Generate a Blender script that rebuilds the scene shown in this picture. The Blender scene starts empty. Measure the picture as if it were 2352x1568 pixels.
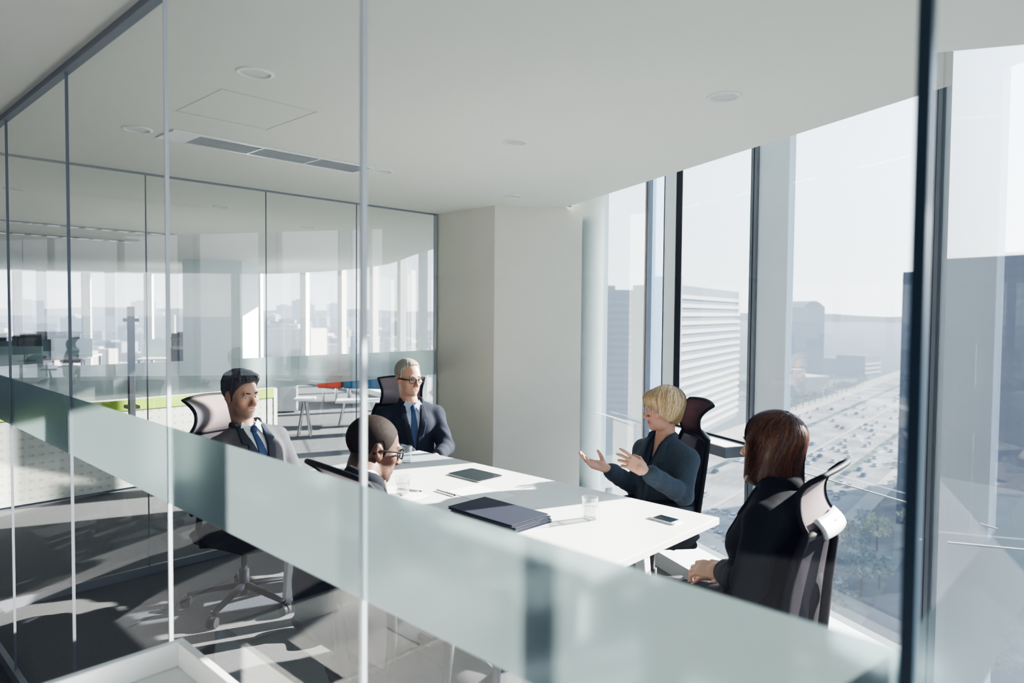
import bpy, math, random
import numpy as np
from mathutils import Vector, Matrix
random.seed(7); np.random.seed(7)
sc=bpy.context.scene
COL=sc.collection
R=math.radians
# ------------------------------------------------------------------ camera
F=1600.;CX=1176.;EYE=1.66
pitch=R(2.1);roll=R(0.5)
PY=716+F*math.tan(pitch)
cp,sp,cr,sr=math.cos(pitch),math.sin(pitch),math.cos(roll),math.sin(roll)
fwd=Vector((0,cp,-sp)); up0=Vector((0,sp,cp)); r0=Vector((1,0,0))
cr_=cr*r0+sr*up0; cu_=-sr*r0+cr*up0
CAMP=Vector((0,0,EYE))
def ray(px,py): return fwd+cr_*((px-CX)/F)+cu_*(-(py-PY)/F)
def P(px,py,z):
    d=ray(px,py); return CAMP+d*((z-EYE)/d.z)
def PD(px,py,dep):            # point at horizontal depth dep
    d=ray(px,py); return CAMP+d*(dep/d.y)
cam=bpy.data.cameras.new('camera'); co=bpy.data.objects.new('camera',cam); COL.objects.link(co)
m=Matrix((cr_,cu_,-fwd)).transposed().to_4x4(); m.translation=CAMP; co.matrix_world=m
cam.sensor_width=36; cam.lens=36*F/2352; cam.shift_y=(PY-784)/2352
cam.clip_start=.05; cam.clip_end=20000
cam.dof.use_dof=True; cam.dof.focus_distance=3.6; cam.dof.aperture_fstop=2.8
sc.camera=co
# room frame: u away from the front glass, v along it
th=R(46.75)
D1=Vector((-math.sin(th),math.cos(th),0)); D2=Vector((math.cos(th),math.sin(th),0))
def UV(u,v,z=0): return D2*u+D1*v+Vector((0,0,z))
# ------------------------------------------------------------------ materials
def mat(name):
    m=bpy.data.materials.new(name); m.use_nodes=True
    nt=m.node_tree; nt.nodes.clear(); return m,nt
def N(nt,t,**k):
    n=nt.nodes.new(t)
    for a,b in k.items():
        if hasattr(n,a): setattr(n,a,b)
    return n
def setin(n,d):
    for k,v in d.items(): n.inputs[k].default_value=v
def L(nt,a,b): nt.links.new(a,b)
def rgb(c): return (c[0],c[1],c[2],1)
def pbr(name,col,rough=.5,metal=0,noise=None,bump=None,sheen=0,spec=.5,attr=False,sss=0,coat=0,stretch=(1,1,1),emit=0):
    m,nt=mat(name); o=N(nt,'ShaderNodeOutputMaterial'); b=N(nt,'ShaderNodeBsdfPrincipled')
    setin(b,{'Base Color':rgb(col),'Roughness':rough,'Metallic':metal,'Specular IOR Level':spec,'Sheen Weight':sheen,'Coat Weight':coat})
    if sss: setin(b,{'Subsurface Weight':sss,'Subsurface Radius':(.012,.005,.003),'Subsurface Scale':1.0})
    L(nt,b.outputs[0],o.inputs[0])
    tc=N(nt,'ShaderNodeTexCoord'); mp=N(nt,'ShaderNodeMapping'); mp.inputs['Scale'].default_value=stretch
    L(nt,tc.outputs['Object'],mp.inputs[0])
    src=None
    if attr:
        a=N(nt,'ShaderNodeAttribute'); a.attribute_name='Col'; src=a.outputs['Color']; L(nt,src,b.inputs['Base Color'])
    if noise:
        sc_,amt=noise
        t=N(nt,'ShaderNodeTexNoise'); setin(t,{'Scale':sc_,'Detail':5.}); L(nt,mp.outputs[0],t.inputs['Vector'])
        mr=N(nt,'ShaderNodeMapRange'); setin(mr,{'From Min':.3,'From Max':.7,'To Min':1-amt,'To Max':1+amt}); L(nt,t.outputs['Fac'],mr.inputs[0])
        mx=N(nt,'ShaderNodeVectorMath',operation='SCALE')
        if src: L(nt,src,mx.inputs[0])
        else: mx.inputs[0].default_value=col
        L(nt,mr.outputs[0],mx.inputs['Scale']); L(nt,mx.outputs[0],b.inputs['Base Color'])
    if bump:
        sc_,amt,dist=bump
        t=N(nt,'ShaderNodeTexNoise'); setin(t,{'Scale':sc_,'Detail':4.}); L(nt,mp.outputs[0],t.inputs['Vector'])
        bp=N(nt,'ShaderNodeBump'); setin(bp,{'Strength':amt,'Distance':dist}); L(nt,t.outputs['Fac'],bp.inputs['Height']); L(nt,bp.outputs[0],b.inputs['Normal'])
    if emit: setin(b,{'Emission Color':rgb(col),'Emission Strength':emit})
    return m
def glass(name,tint=(.95,.98,.97),refl=1.0,rough=0.0,ior=1.5):
    m,nt=mat(name); o=N(nt,'ShaderNodeOutputMaterial'); t=N(nt,'ShaderNodeBsdfTransparent'); g=N(nt,'ShaderNodeBsdfGlossy')
    setin(t,{'Color':rgb(tint)}); setin(g,{'Color':(1,1,1,1),'Roughness':rough})
    r0=((ior-1)/(ior+1))**2*2*refl
    f=N(nt,'ShaderNodeLayerWeight'); setin(f,{'Blend':.5}); pw=N(nt,'ShaderNodeMath',operation='POWER'); pw.inputs[1].default_value=5.; L(nt,f.outputs['Facing'],pw.inputs[0])
    mu=N(nt,'ShaderNodeMath',operation='MULTIPLY_ADD'); mu.inputs[1].default_value=1-r0; mu.inputs[2].default_value=r0; mu.use_clamp=True
    mx=N(nt,'ShaderNodeMixShader'); L(nt,pw.outputs[0],mu.inputs[0]); L(nt,mu.outputs[0],mx.inputs[0]); L(nt,t.outputs[0],mx.inputs[1]); L(nt,g.outputs[0],mx.inputs[2]); L(nt,mx.outputs[0],o.inputs[0])
    return m
def frosted(name,col,see=.25):
    m,nt=mat(name); o=N(nt,'ShaderNodeOutputMaterial')
    d=N(nt,'ShaderNodeBsdfDiffuse'); t=N(nt,'ShaderNodeBsdfTranslucent'); r=N(nt,'ShaderNodeBsdfRefraction'); g=N(nt,'ShaderNodeBsdfGlossy')
    setin(d,{'Color':rgb(col)}); setin(t,{'Color':rgb(col)}); setin(r,{'Color':rgb(tuple(min(1,c*1.05) for c in col)),'Roughness':.65,'IOR':1.03}); setin(g,{'Roughness':.25})
    m1=N(nt,'ShaderNodeMixShader'); m1.inputs[0].default_value=.62; L(nt,d.outputs[0],m1.inputs[1]); L(nt,t.outputs[0],m1.inputs[2])
    m2=N(nt,'ShaderNodeMixShader'); m2.inputs[0].default_value=see; L(nt,m1.outputs[0],m2.inputs[1]); L(nt,r.outputs[0],m2.inputs[2])
    m3=N(nt,'ShaderNodeMixShader'); m3.inputs[0].default_value=.05; L(nt,m2.outputs[0],m3.inputs[1]); L(nt,g.outputs[0],m3.inputs[2]); L(nt,m3.outputs[0],o.inputs[0])
    return m
def meshfab(name,col,trans=.3,scale=900,transl=0.3):
    m,nt=mat(name); o=N(nt,'ShaderNodeOutputMaterial'); b=N(nt,'ShaderNodeBsdfDiffuse'); t=N(nt,'ShaderNodeBsdfTransparent'); setin(t,{'Color':(.82,.88,.96,1)}); tl=N(nt,'ShaderNodeBsdfTranslucent')
    setin(b,{'Color':rgb(col)}); setin(tl,{'Color':rgb(col)})
    m0=N(nt,'ShaderNodeMixShader'); m0.inputs[0].default_value=transl; L(nt,b.outputs[0],m0.inputs[1]); L(nt,tl.outputs[0],m0.inputs[2])
    mx=N(nt,'ShaderNodeMixShader'); mx.inputs[0].default_value=trans; L(nt,m0.outputs[0],mx.inputs[1]); L(nt,t.outputs[0],mx.inputs[2]); L(nt,mx.outputs[0],o.inputs[0])
    return m
HAZE=(.62,.71,.84)  # haze glow that the outdoor materials emit themselves
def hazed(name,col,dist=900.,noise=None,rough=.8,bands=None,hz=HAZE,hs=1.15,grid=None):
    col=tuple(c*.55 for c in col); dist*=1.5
    """diffuse outdoor surface with haze glow mixed into it, growing with distance from the tower"""
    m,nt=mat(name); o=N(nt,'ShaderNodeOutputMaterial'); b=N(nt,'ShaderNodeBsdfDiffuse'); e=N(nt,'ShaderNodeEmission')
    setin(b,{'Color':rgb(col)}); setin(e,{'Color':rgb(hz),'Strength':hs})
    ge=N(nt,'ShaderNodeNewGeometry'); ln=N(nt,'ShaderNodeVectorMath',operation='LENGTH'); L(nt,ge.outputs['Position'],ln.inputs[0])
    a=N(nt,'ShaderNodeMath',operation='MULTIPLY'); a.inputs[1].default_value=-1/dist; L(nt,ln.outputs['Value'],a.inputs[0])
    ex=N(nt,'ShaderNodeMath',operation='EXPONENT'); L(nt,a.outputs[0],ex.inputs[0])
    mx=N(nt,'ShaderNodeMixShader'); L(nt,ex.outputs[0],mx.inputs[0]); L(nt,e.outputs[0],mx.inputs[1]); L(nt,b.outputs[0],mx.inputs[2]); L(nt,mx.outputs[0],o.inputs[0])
    if noise:
        sc_,c2=noise
        t=N(nt,'ShaderNodeTexNoise'); setin(t,{'Scale':sc_,'Detail':6.}); L(nt,ge.outputs['Position'],t.inputs['Vector'])
        cr=N(nt,'ShaderNodeMapRange'); setin(cr,{'From Min':.4,'From Max':.6}); L(nt,t.outputs['Fac'],cr.inputs[0])
        mc=N(nt,'ShaderNodeMix',data_type='RGBA'); mc.inputs[6].default_value=rgb(col); mc.inputs[7].default_value=rgb(c2); L(nt,cr.outputs[0],mc.inputs[0]); L(nt,mc.outputs[2],b.inputs['Color'])
    if grid:   # window grid from a brick pattern in the object's own box coordinates
        w,h,c2=grid
        tc=N(nt,'ShaderNodeTexCoord'); sx=N(nt,'ShaderNodeSeparateXYZ'); L(nt,tc.outputs['Object'],sx.inputs[0])
        ad=N(nt,'ShaderNodeMath',operation='ADD'); L(nt,sx.outputs[0],ad.inputs[0]); L(nt,sx.outputs[1],ad.inputs[1])
        cb=N(nt,'ShaderNodeCombineXYZ'); L(nt,ad.outputs[0],cb.inputs[0]); L(nt,sx.outputs[2],cb.inputs[1])
        br=N(nt,'ShaderNodeTexBrick'); br.offset=0; setin(br,{'Color1':rgb(c2),'Color2':rgb(tuple(x*.8 for x in c2)),'Mortar':rgb(col),'Scale':1.,'Mortar Size':.28*min(w,h),'Brick Width':w,'Row Height':h})
        L(nt,cb.outputs[0],br.inputs['Vector']); L(nt,br.outputs['Color'],b.inputs['Color'])
    return m
M={}
M['ceil']=pbr('ceiling_paint',(.82,.83,.77),.9)
M['core']=pbr('core_wall_paint',(.30,.31,.33),.8)
M['wall']=pbr('column_paint',(.79,.78,.71),.85,noise=(3,.02))
M['white']=pbr('white_laminate',(.86,.87,.87),.25)
M['whitep']=pbr('white_plastic',(.8,.82,.83),.35)
M['carpet']=pbr('grey_carpet',(.15,.152,.165),.95,noise=(260,.55),bump=(500,.5,.003))
M['alu']=pbr('brushed_aluminium',(.45,.47,.5),.4,metal=.6)
M['darkalu']=pbr('dark_mullion',(.20,.22,.26),.5)
M['panel']=pbr('vent_panel_paint',(.78,.87,.97),.4)
M['ventglass']=meshfab('blueish_translucent_panel',(.50,.62,.76),.80,transl=.5)
M['black']=pbr('black_plastic',(.014,.014,.018),.6,spec=.2)
M['blackfab']=pbr('black_fabric',(.03,.03,.036),.9,bump=(800,.3,.002))
M['mesh']=meshfab('grey_mesh',(.40,.33,.35),.14,transl=.2)
M['meshb']=meshfab('dark_mesh',(.10,.09,.105),.12)
M['clip']=pbr('grey_clip',(.72,.74,.76),.4)
M['chrome']=pbr('chrome',(.7,.7,.72),.15,metal=1)
M['glass']=glass('partition_glass',(.95,.975,.97),1.0)
M['wglass']=glass('window_glass',(.95,.97,.98),.8)
M['edge']=pbr('glass_edge',(.62,.66,.72),.3)
M['edged']=pbr('dark_glass_edge',(.025,.05,.075),.3)
M['frost']=frosted('frosted_band',(.35,.44,.46),.72)
M['frostb']=frosted('frosted_band_far',(.62,.71,.71),.30)
M['joint']=pbr('dark_silicone_joint',(.20,.22,.26),.7,spec=.2)
M['rail']=pbr('ceiling_track',(.24,.26,.30),.5)
M['green']=pbr('lime_green_laminate',(.42,.60,.10),.5)
M['red']=pbr('red_fabric',(.62,.10,.05),.9)
M['blue']=pbr('blue_fabric',(.03,.13,.26),.9)
M['vent']=pbr('vent_grille',(.33,.36,.39),.5)
M['lampin']=pbr('downlight_reflector',(.62,.63,.61),.4)
M['tumbler']=glass('tumbler_glass',(.97,.98,.98),1.3,ior=1.5)
M['water']=glass('water',(.96,.98,.99),.8,ior=1.33)
M['screen']=pbr('tablet_screen',(.018,.03,.04),.12,coat=.3)
M['folder']=pbr('navy_folder',(.035,.04,.065),.5)
M['paper']=pbr('paper',(.9,.9,.9),.8)
M['teal']=pbr('teal_white_wall',(.74,.84,.84),.6)
# ------------------------------------------------------------------ mesh helpers
class MB:
    def __init__(s): s.v=[];s.f=[]
    def quad(s,*p):
        b=len(s.v); s.v+=[tuple(x) for x in p]; s.f.append(tuple(range(b,b+len(p)))); return s
    def box(s,lo,hi,T=None):
        b=len(s.v); x0,y0,z0=lo;x1,y1,z1=hi
        for p in ((x0,y0,z0),(x1,y0,z0),(x1,y1,z0),(x0,y1,z0),(x0,y0,z1),(x1,y0,z1),(x1,y1,z1),(x0,y1,z1)):
            p=Vector(p); p=T(p) if T else p; s.v.append(tuple(p))
        s.f+=[tuple(b+i for i in q) for q in ((0,3,2,1),(4,5,6,7),(0,1,5,4),(1,2,6,5),(2,3,7,6),(3,0,4,7))]; return s
    def prism(s,pts,z0,z1):
        b=len(s.v);n=len(pts)
        s.v+=[(p[0],p[1],z0) for p in pts]+[(p[0],p[1],z1) for p in pts]
        s.f.append(tuple(b+i for i in range(n))[::-1]); s.f.append(tuple(b+n+i for i in range(n)))
        for i in range(n): j=(i+1)%n; s.f.append((b+i,b+j,b+n+j,b+n+i))
        return s
    def tube(s,pts,rad,seg=10,closed=False,flat=1.0,cap=True):
        pts=[Vector(p) for p in pts];n=len(pts)
        rr=rad if hasattr(rad,'__len__') else [rad]*n
        b=len(s.v); prev=None
        for i in range(n):
            a=pts[(i-1)%n] if closed or i>0 else pts[i]; c=pts[(i+1)%n] if closed or i<n-1 else pts[i]
            t=(c-a).normalized()
            if prev is None:
                h=Vector((0,0,1)) if abs(t.z)<.9 else Vector((1,0,0)); nx=t.cross(h).normalized()
            else: nx=(prev-t*prev.dot(t)).normalized()
            prev=nx; ny=t.cross(nx)
            for k in range(seg):
                an=2*math.pi*k/seg; s.v.append(tuple(pts[i]+nx*math.cos(an)*rr[i]+ny*math.sin(an)*rr[i]*flat))
        m=n if closed else n-1
        for i in range(m):
            for k in range(seg):
                k2=(k+1)%seg; i2=(i+1)%n
                s.f.append((b+i*seg+k,b+i*seg+k2,b+i2*seg+k2,b+i2*seg+k))
        if cap and not closed:
            s.f.append(tuple(b+k for k in range(seg))[::-1]); s.f.append(tuple(b+(n-1)*seg+k for k in range(seg)))
        return s
    def grid(s,fn,nu,nv,wrap=False):
        b=len(s.v)
        for i in range(nu+1):
            for j in range(nv+1): s.v.append(tuple(fn(i/nu,j/nv)))
        for i in range(nu):
            for j in range(nv):
                a=b+i*(nv+1)+j; s.f.append((a,a+nv+1,a+nv+2,a+1))
        return s
    def lathe(s,prof,seg=24,c=(0,0,0)):
        b=len(s.v)
        for r,z in prof:
            for k in range(seg):
                a=2*math.pi*k/seg; s.v.append((c[0]+r*math.cos(a),c[1]+r*math.sin(a),c[2]+z))
        for i in range(len(prof)-1):
            for k in range(seg):
                k2=(k+1)%seg; s.f.append((b+i*seg+k,b+i*seg+k2,b+(i+1)*seg+k2,b+(i+1)*seg+k))
        return s
    def build(s,name,m,parent=None,smooth=False,bevel=0,loc=None,T=None,solid=0,sub=0):
        me=bpy.data.meshes.new(name)
        vs=s.v if T is None else [tuple(T@Vector(p)) for p in s.v]
        me.from_pydata(vs,[],s.f); me.update()
        o=bpy.data.objects.new(name,me); COL.objects.link(o)
        if m is not None: me.materials.append(m)
        if smooth: me.polygons.foreach_set('use_smooth',[True]*len(me.polygons))
        if solid: md=o.modifiers.new('s','SOLIDIFY'); md.thickness=solid; md.offset=0
        if bevel: md=o.modifiers.new('b','BEVEL'); md.width=bevel; md.segments=2; md.limit_method='ANGLE'
        if sub: md=o.modifiers.new('u','SUBSURF'); md.levels=sub; md.render_levels=sub
        if loc is not None: o.location=loc
        if parent is not None: o.parent=parent
        return o
def tag(o,label=None,cat=None,group=None,kind=None):
    for k,v in (('label',label),('category',cat),('group',group),('kind',kind)):
        if v: o[k]=v
    return o
def empty(name,loc=(0,0,0),rz=0,label=None,cat=None,group=None,kind=None):
    o=bpy.data.objects.new(name,None); COL.objects.link(o); o.location=loc; o.rotation_euler=(0,0,rz)
    o.empty_display_size=.1
    return tag(o,label,cat,group,kind)
def kids(o): return [c for c in bpy.data.objects if c.parent==o]
def copy_tree(o,parent=None):
    c=o.copy(); COL.objects.link(c); c.parent=parent
    for k in kids(o): copy_tree(k,c)
    return c
UVM=Matrix(((D2.x,D1.x,0,0),(D2.y,D1.y,0,0),(0,0,1,0),(0,0,0,1)))
# ------------------------------------------------------------------ building shell
CEIL=2.49; POCKET=2.78
W0=Vector((1.784,3.227,0)); WD=Vector((-.361,.933,0)).normalized(); WN=Vector((-WD.y,WD.x,0))  # WN points into the room
def W(s,inn=0,z=0): return W0+WD*s+WN*inn+Vector((0,0,z))
if WN.x>0: WN=-WN
SF=7.86                                                                  # straight part ends here
arc=[W(-9),W(SF)]
arc_pts=[(-2.0,13.0),(-3.6,15.2),(-5.6,16.6),(-8.5,17.0),(-11.5,16.2),(-14,13.9),(-15.6,10.5),(-16.2,6),(-16.2,2.9),(-16.2,-2),(-15,-7)]
# smooth the curve a little
def catmull(pts,n=4):
    out=[]
    for i in range(len(pts)-1):
        p0=pts[max(i-1,0)];p1=pts[i];p2=pts[i+1];p3=pts[min(i+2,len(pts)-1)]
        for k in range(n):
            t=k/n
            out.append(tuple(.5*((2*p1[j])+(-p0[j]+p2[j])*t+(2*p0[j]-5*p1[j]+4*p2[j]-p3[j])*t*t+(-p0[j]+3*p1[j]-3*p2[j]+p3[j])*t**3) for j in range(len(p1))))
    out.append(tuple(pts[-1])); return out
curve=catmull([(W(SF-1.5).x,W(SF-1.5).y)]+[(W(SF).x,W(SF).y)]+arc_pts,5)[5:]
outer=[(W(-9).x,W(-9).y)]+curve+[(-15,-7)]
def inset(poly,d):
    out=[];n=len(poly)
    for i,p in enumerate(poly):
        a=Vector(poly[max(i-1,0)]);c=Vector(poly[min(i+1,n-1)]);t=(c-a).normalized()
        out.append((p[0]-t.y*d,p[1]+t.x*d))
    return out
inner=inset(outer[:-1],.44)
floor_poly=inset(outer[:-1],-.25)+[(-15,-7)]
MB().prism([(p[0],p[1]) for p in floor_poly],-.4,0).build('floor',M['carpet'])['kind']='structure'
# ceiling: flat soffit, raised blind pocket along the glass
c=MB(); c.prism(inner,CEIL,CEIL+.02); c.build('ceiling',M['ceil'])['kind']='structure'
c=MB(); c.prism([(p[0],p[1]) for p in floor_poly],POCKET,POCKET+.4)
for a,b in zip(inner[:-1],inner[1:]): c.quad((a[0],a[1],CEIL),(b[0],b[1],CEIL),(b[0],b[1],POCKET),(a[0],a[1],POCKET))
tag(c.build('ceiling_pocket',M['ceil']),kind='structure')
# wall behind the photographer
tag(MB().box((-15.2,-7.2,0),(6,-7.0,2.8)).build('wall_back',M['core']),kind='structure')
tag(MB().prism([(-15.4,2.9),(-15.55,2.9),(-15.2,-7),(-14.9,-7)],0,CEIL).build('wall_core',M['core']),kind='structure')
# column between the glass wall and the windows
col=[(-.655,6.008),(-.142,5.488),(.548,5.539),(.603,6.18),(.1,7.0)]
tag(MB().prism(col,0,CEIL).build('column',M['wall']),kind='structure')
# curb along the glass
c=MB()
co_=inset(outer[:-1],.0); ci=inset(outer[:-1],.30)
for i in range(len(co_)-1):
    a,b,c2,d=co_[i],co_[i+1],ci[i+1],ci[i]
    c.prism([a,b,c2,d],0,.10)
tag(c.build('trim_curb',M['white']),kind='structure')
# ------------------------------------------------------------------ window bays
BW=1.153; S0=-.165
wi=[0]
def frame_at(s,inn,z): return W(s,inn,z)
def bay(s0,s1,sp=None,transom=False,balus=True,split=False,bal_from=None):
    """glass from s0 to sp, vent panel sp..sm, mullion sm..s1 (metres along the glass line)"""
    wi[0]+=1; w=empty('window_%d'%wi[0],W(s0),kind='structure'); off=w.location
    def B(name,m,bx,**k):
        mb=MB()
        for (a,b,i0,i1,z0,z1) in bx: mb.box((a,i0,z0),(b,i1,z1),T=lambda p:W(p.x,p.y,p.z)-off)
        return mb.build(name,m,w,**k)
    sm=s1-.053; sp=sp or s1-.298
    mb=MB(); mb.quad(*[W(*q)-off for q in ((s0,0,.1),(sp,0,.1),(sp,0,POCKET),(s0,0,POCKET))]); mb.build('pane',M['wglass'],w)
    if split:
        B('vent_panel',M['panel'],[(sp+.004,sp+.16,-.03,.015,.1,POCKET)]); B('translucent_panel',M['ventglass'],[(sp+.165,sm-.002,-.002,.002,.1,POCKET)])
    elif sm-sp>.03: B('vent_panel',M['panel'],[(sp+.004,sm-.002,-.03,.015,.1,POCKET)])
    B('mullion',M['darkalu'],[(sm,sm+.022,-.03,.03,.1,POCKET),(sm+.031,s1,-.03,.03,.1,POCKET)])
    B('mullion_gasket',M['black'],[(sm+.022,sm+.031,-.03,.025,.1,POCKET)])
    if split: B('panel_seam',M['black'],[(sp-.004,sp+.012,-.02,.02,.1,POCKET),(sp+.158,sp+.165,-.02,.018,.1,POCKET)])
    if balus:
        a=bal_from if bal_from is not None else s0+.02
        mb=MB(); mb.quad(*[W(*q)-off for q in ((a,.07,.1),(sp,.07,.1),(sp,.07,.825),(a,.07,.825))]); mb.build('guard_glass',M['wglass'],w)
        B('guard_edge',M['edge'],[(a,sp,.066,.074,.823,.829)])
    if transom:
        B('transom',M['darkalu'],[(s0,sp,-.02,.172,.806,.869)]); B('transom_top',M['white'],[(s0,sp,-.02,.177,.869,.874)]); B('transom_seal',M['black'],[(s0,sp,.0,.012,.874,.886)])
    return w
for k in range(-7,0): bay(S0+BW*k,S0+BW*(k+1),sp=(S0+BW*(k+1)-.063) if k<-1 else None)
bay(S0,S0+BW)
bay(S0+BW,S0+2*BW,sp=1.748,transom=True,balus=False,split=True)
bay(S0+2*BW,S0+3*BW+.2,sp=2.80,bal_from=2.16)
M['whitelit']=pbr('white_mullion_paint',(.8,.8,.78),.5)
for k in range(4,7): bay(S0+BW*k-.6,S0+BW*(k+1)-.6)
# far curved facade
def seg_points(poly,step):
    out=[];acc=0
    pts=[Vector((p[0],p[1],0)) for p in poly]
    L_=[0]
    for a,b in zip(pts[:-1],pts[1:]): L_.append(L_[-1]+(b-a).length)
    n=int(L_[-1]/step)
    for i in range(n+1):
        d=L_[-1]*i/n
        for j in range(len(pts)-1):
            if L_[j]<=d<=L_[j+1]+1e-6:
                t=(d-L_[j])/(L_[j+1]-L_[j]); out.append(pts[j].lerp(pts[j+1],t)); break
    return out
fp=seg_points([(W(SF-.6+.5).x,W(SF-.6+.5).y)]+curve[1:],1.35)
for a,b in zip(fp[:-1],fp[1:]):
    wi[0]+=1; w=empty('window_%d'%wi[0],a,kind='structure'); t=(b-a); ln=t.length; t=t.normalized(); n=Vector((-t.y,t.x,0))
    f=lambda p:t*p.x+n*p.y+Vector((0,0,p.z))
    mb=MB(); mb.quad(*[f(Vector(q)) for q in ((.16,0,.1),(ln,0,.1),(ln,0,POCKET),(.16,0,POCKET))]); mb.build('pane',M['wglass'],w)
    MB().box((0,-.05,.1),(.16,.07,POCKET),T=f).build('mullion',M['whitelit'],w)
    MB().box((.16,.0,.1),(.19,.05,POCKET),T=f).build('mullion_gasket',M['darkalu'],w)
# ------------------------------------------------------------------ glass partitions
def partition(name,p0,p1,joints,b0,b1,frost,trk=True,jm='edge',base=True,jw=.010,trkh=.022):
    """thin glass wall from p0 to p1 (floor points); joints: distances along it"""
    e=empty(name,p0,kind='structure'); t=(p1-p0); ln=t.length; t=t.normalized(); n=Vector((-t.y,t.x,0))
    f=lambda p:t*p.x+n*p.y+Vector((0,0,p.z))
    js=[0]+joints+[ln]
    for a,b in zip(js[:-1],js[1:]):
        z0=.05 if base else 0
        mb=MB(); mb.quad(*[f(Vector(q)) for q in ((a,0,z0),(b,0,z0),(b,0,CEIL),(a,0,CEIL))]); g=mb.build('glass_pane',M['glass'],e)
        mb=MB(); mb.quad(*[f(Vector(q)) for q in ((a+.003,.003,b0),(b-.003,.003,b0),(b-.003,.003,b1),(a+.003,.003,b1))]); mb.build('frosted_band',frost,e)
    for a in joints:
        far_=a>2.4; jw_=jw*(.22 if far_ else (.65 if a>1.2 else .95)); jm_='joint' if (far_ and jm=='edge') else jm
        MB().box((a-jw_/2,-.005,.0),(a+jw_/2,.005,CEIL),T=f).build('glass_joint',M[jm_],e)
    if trk: MB().box((0,-.014,CEIL-trkh),(ln,.014,CEIL),T=f).build('ceiling_track',M['rail'],e)
    if base: MB().box((0,-.012,0),(ln,.012,.05),T=f).build('floor_channel',M['rail'],e)
    return e
VB=4.6; UF=.711; VN=.168
fr=partition('wall_front',UV(UF,VN),UV(UF,VB),[1.027-VN,1.905-VN,2.782-VN,3.68-VN],1.148,1.352,M['frost'])
for i,o in enumerate([o for o in kids(fr) if o.name.startswith('glass_joint')]): pass
bk=partition('wall_left',UV(UF+.02,VB),UV(3.93,VB),[.86,1.645,2.39],1.112,1.326,M['frostb'],jm='rail',jw=.006,trkh=.010)
rt=partition('wall_right',UV(UF+.012,VN),UV(3.05,VN),[1.15],1.148,1.352,M['frost'],jw=.008)
tag(MB().box((UF-.008,VN-.010,0),(UF+.006,VN+.002,CEIL)).build('trim_1',M['edged'],T=UVM),kind='structure')     # dark corner edge of the near glass
tag(MB().box((3.915,VB-.025,0),(3.94,VB+.02,CEIL)).build('trim_2',M['alu'],T=UVM),kind='structure')
# pull handle on the glass door of the far partition
h=empty('door_handle',UV(1.49,VB)-bk.location); h.parent=bk
M['handle']=pbr('dark_handle_metal',(.055,.06,.075),.4)
for nm,v in (('inner_bar',-.05),('outer_bar',.05)):
    MB().box((1.465 if v<0 else 1.50,VB+v-.014,.97),(1.50 if v<0 else 1.535,VB+v+.014,1.672)).build(nm,M['handle'],h,T=Matrix.Translation(-UV(1.49,VB))@UVM,bevel=.003)
for z in (1.05,1.58): MB().box((1.47,VB-.05,z),(1.53,VB+.05,z+.02)).build('standoff',M['handle'],h,T=Matrix.Translation(-UV(1.49,VB))@UVM)
# ------------------------------------------------------------------ ceiling fittings
DL=[(1.18,2.357,'large recessed downlight in the ceiling nearest above the glass front','a'),(2.515,1.262,'recessed downlight in the ceiling closest to the tall windows','b'),
(2.511,2.354,'recessed downlight in the middle of the meeting room ceiling','c'),(1.178,3.5,'recessed downlight beside the left end of the ceiling air vent','d'),
(2.514,3.43,'recessed downlight beside the right end of the ceiling air vent','e'),(3.66,3.45,'small recessed downlight in front of the pale column','f'),
(1.18,5.9,'recessed downlight on the office ceiling past the door handle','g'),(2.51,5.6,'recessed downlight on the office ceiling behind the far glass wall','h'),(3.7,6.3,'recessed downlight on the office ceiling near the column edge','i')]
d0=None
for u,v,lab,_ in DL:
    if d0 is None:
        d0=empty('downlight',UV(u,v,CEIL))
        MB().lathe([(.050,.0),(.052,-.006),(.064,-.004),(.066,0)],32).build('trim_ring',M['white'],d0,smooth=True)
        MB().lathe([(.050,-.0005),(.047,.0),(.03,-.0015),(.001,-.002)],32).build('reflector',M['lampin'],d0,smooth=True)
        o=d0
    else: o=copy_tree(d0)
    o.location=UV(u,v,CEIL-.0005); tag(o,lab,'downlight','recessed ceiling downlights')
V_=empty('air_vent',UV(1.85,3.48,CEIL),label='long white linear air vent with three grey grilles in the ceiling',cat='air vent')
Tv=Matrix.Translation(-V_.location)@UVM
mb=MB()
for a,b,c_,d in ((1.29,2.41,3.37,3.385),(1.29,2.41,3.575,3.59),(1.29,1.42,3.385,3.575),(2.395,2.41,3.385,3.575),(1.735,1.745,3.385,3.575),(2.065,2.075,3.385,3.575)):
    mb.box((a,c_,CEIL-.008),(b,d,CEIL-.001))
mb.build('frame',M['white'],V_,T=Tv)
MB().box((1.42,3.385,CEIL-.003),(2.395,3.575,CEIL-.001)).build('backing',M['black'],V_,T=Tv)
for a,b in ((1.42,1.735),(1.745,2.065),(2.075,2.395)):
    mb=MB()
    for k in range(9): mb.box((a,3.389+k*.0208,CEIL-.007),(b,3.389+k*.0208+.013,CEIL-.004))
    mb.build('grille',M['vent'],V_,T=Tv)
mb=MB()
for a,b,c_,d in ((1.18,1.19,2.62,3.06),(1.58,1.59,2.62,3.06),(1.18,1.59,2.62,2.63),(1.18,1.59,3.05,3.06)): mb.box((a,c_,CEIL-.0015),(b-.006 if b-a<.02 else b,d-.006 if d-c_<.02 else d,CEIL-.0005))
tag(mb.build('access_hatch',M['lampin'],T=UVM),'thin outline of a square access hatch in the ceiling by the air vent','hatch')
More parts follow.
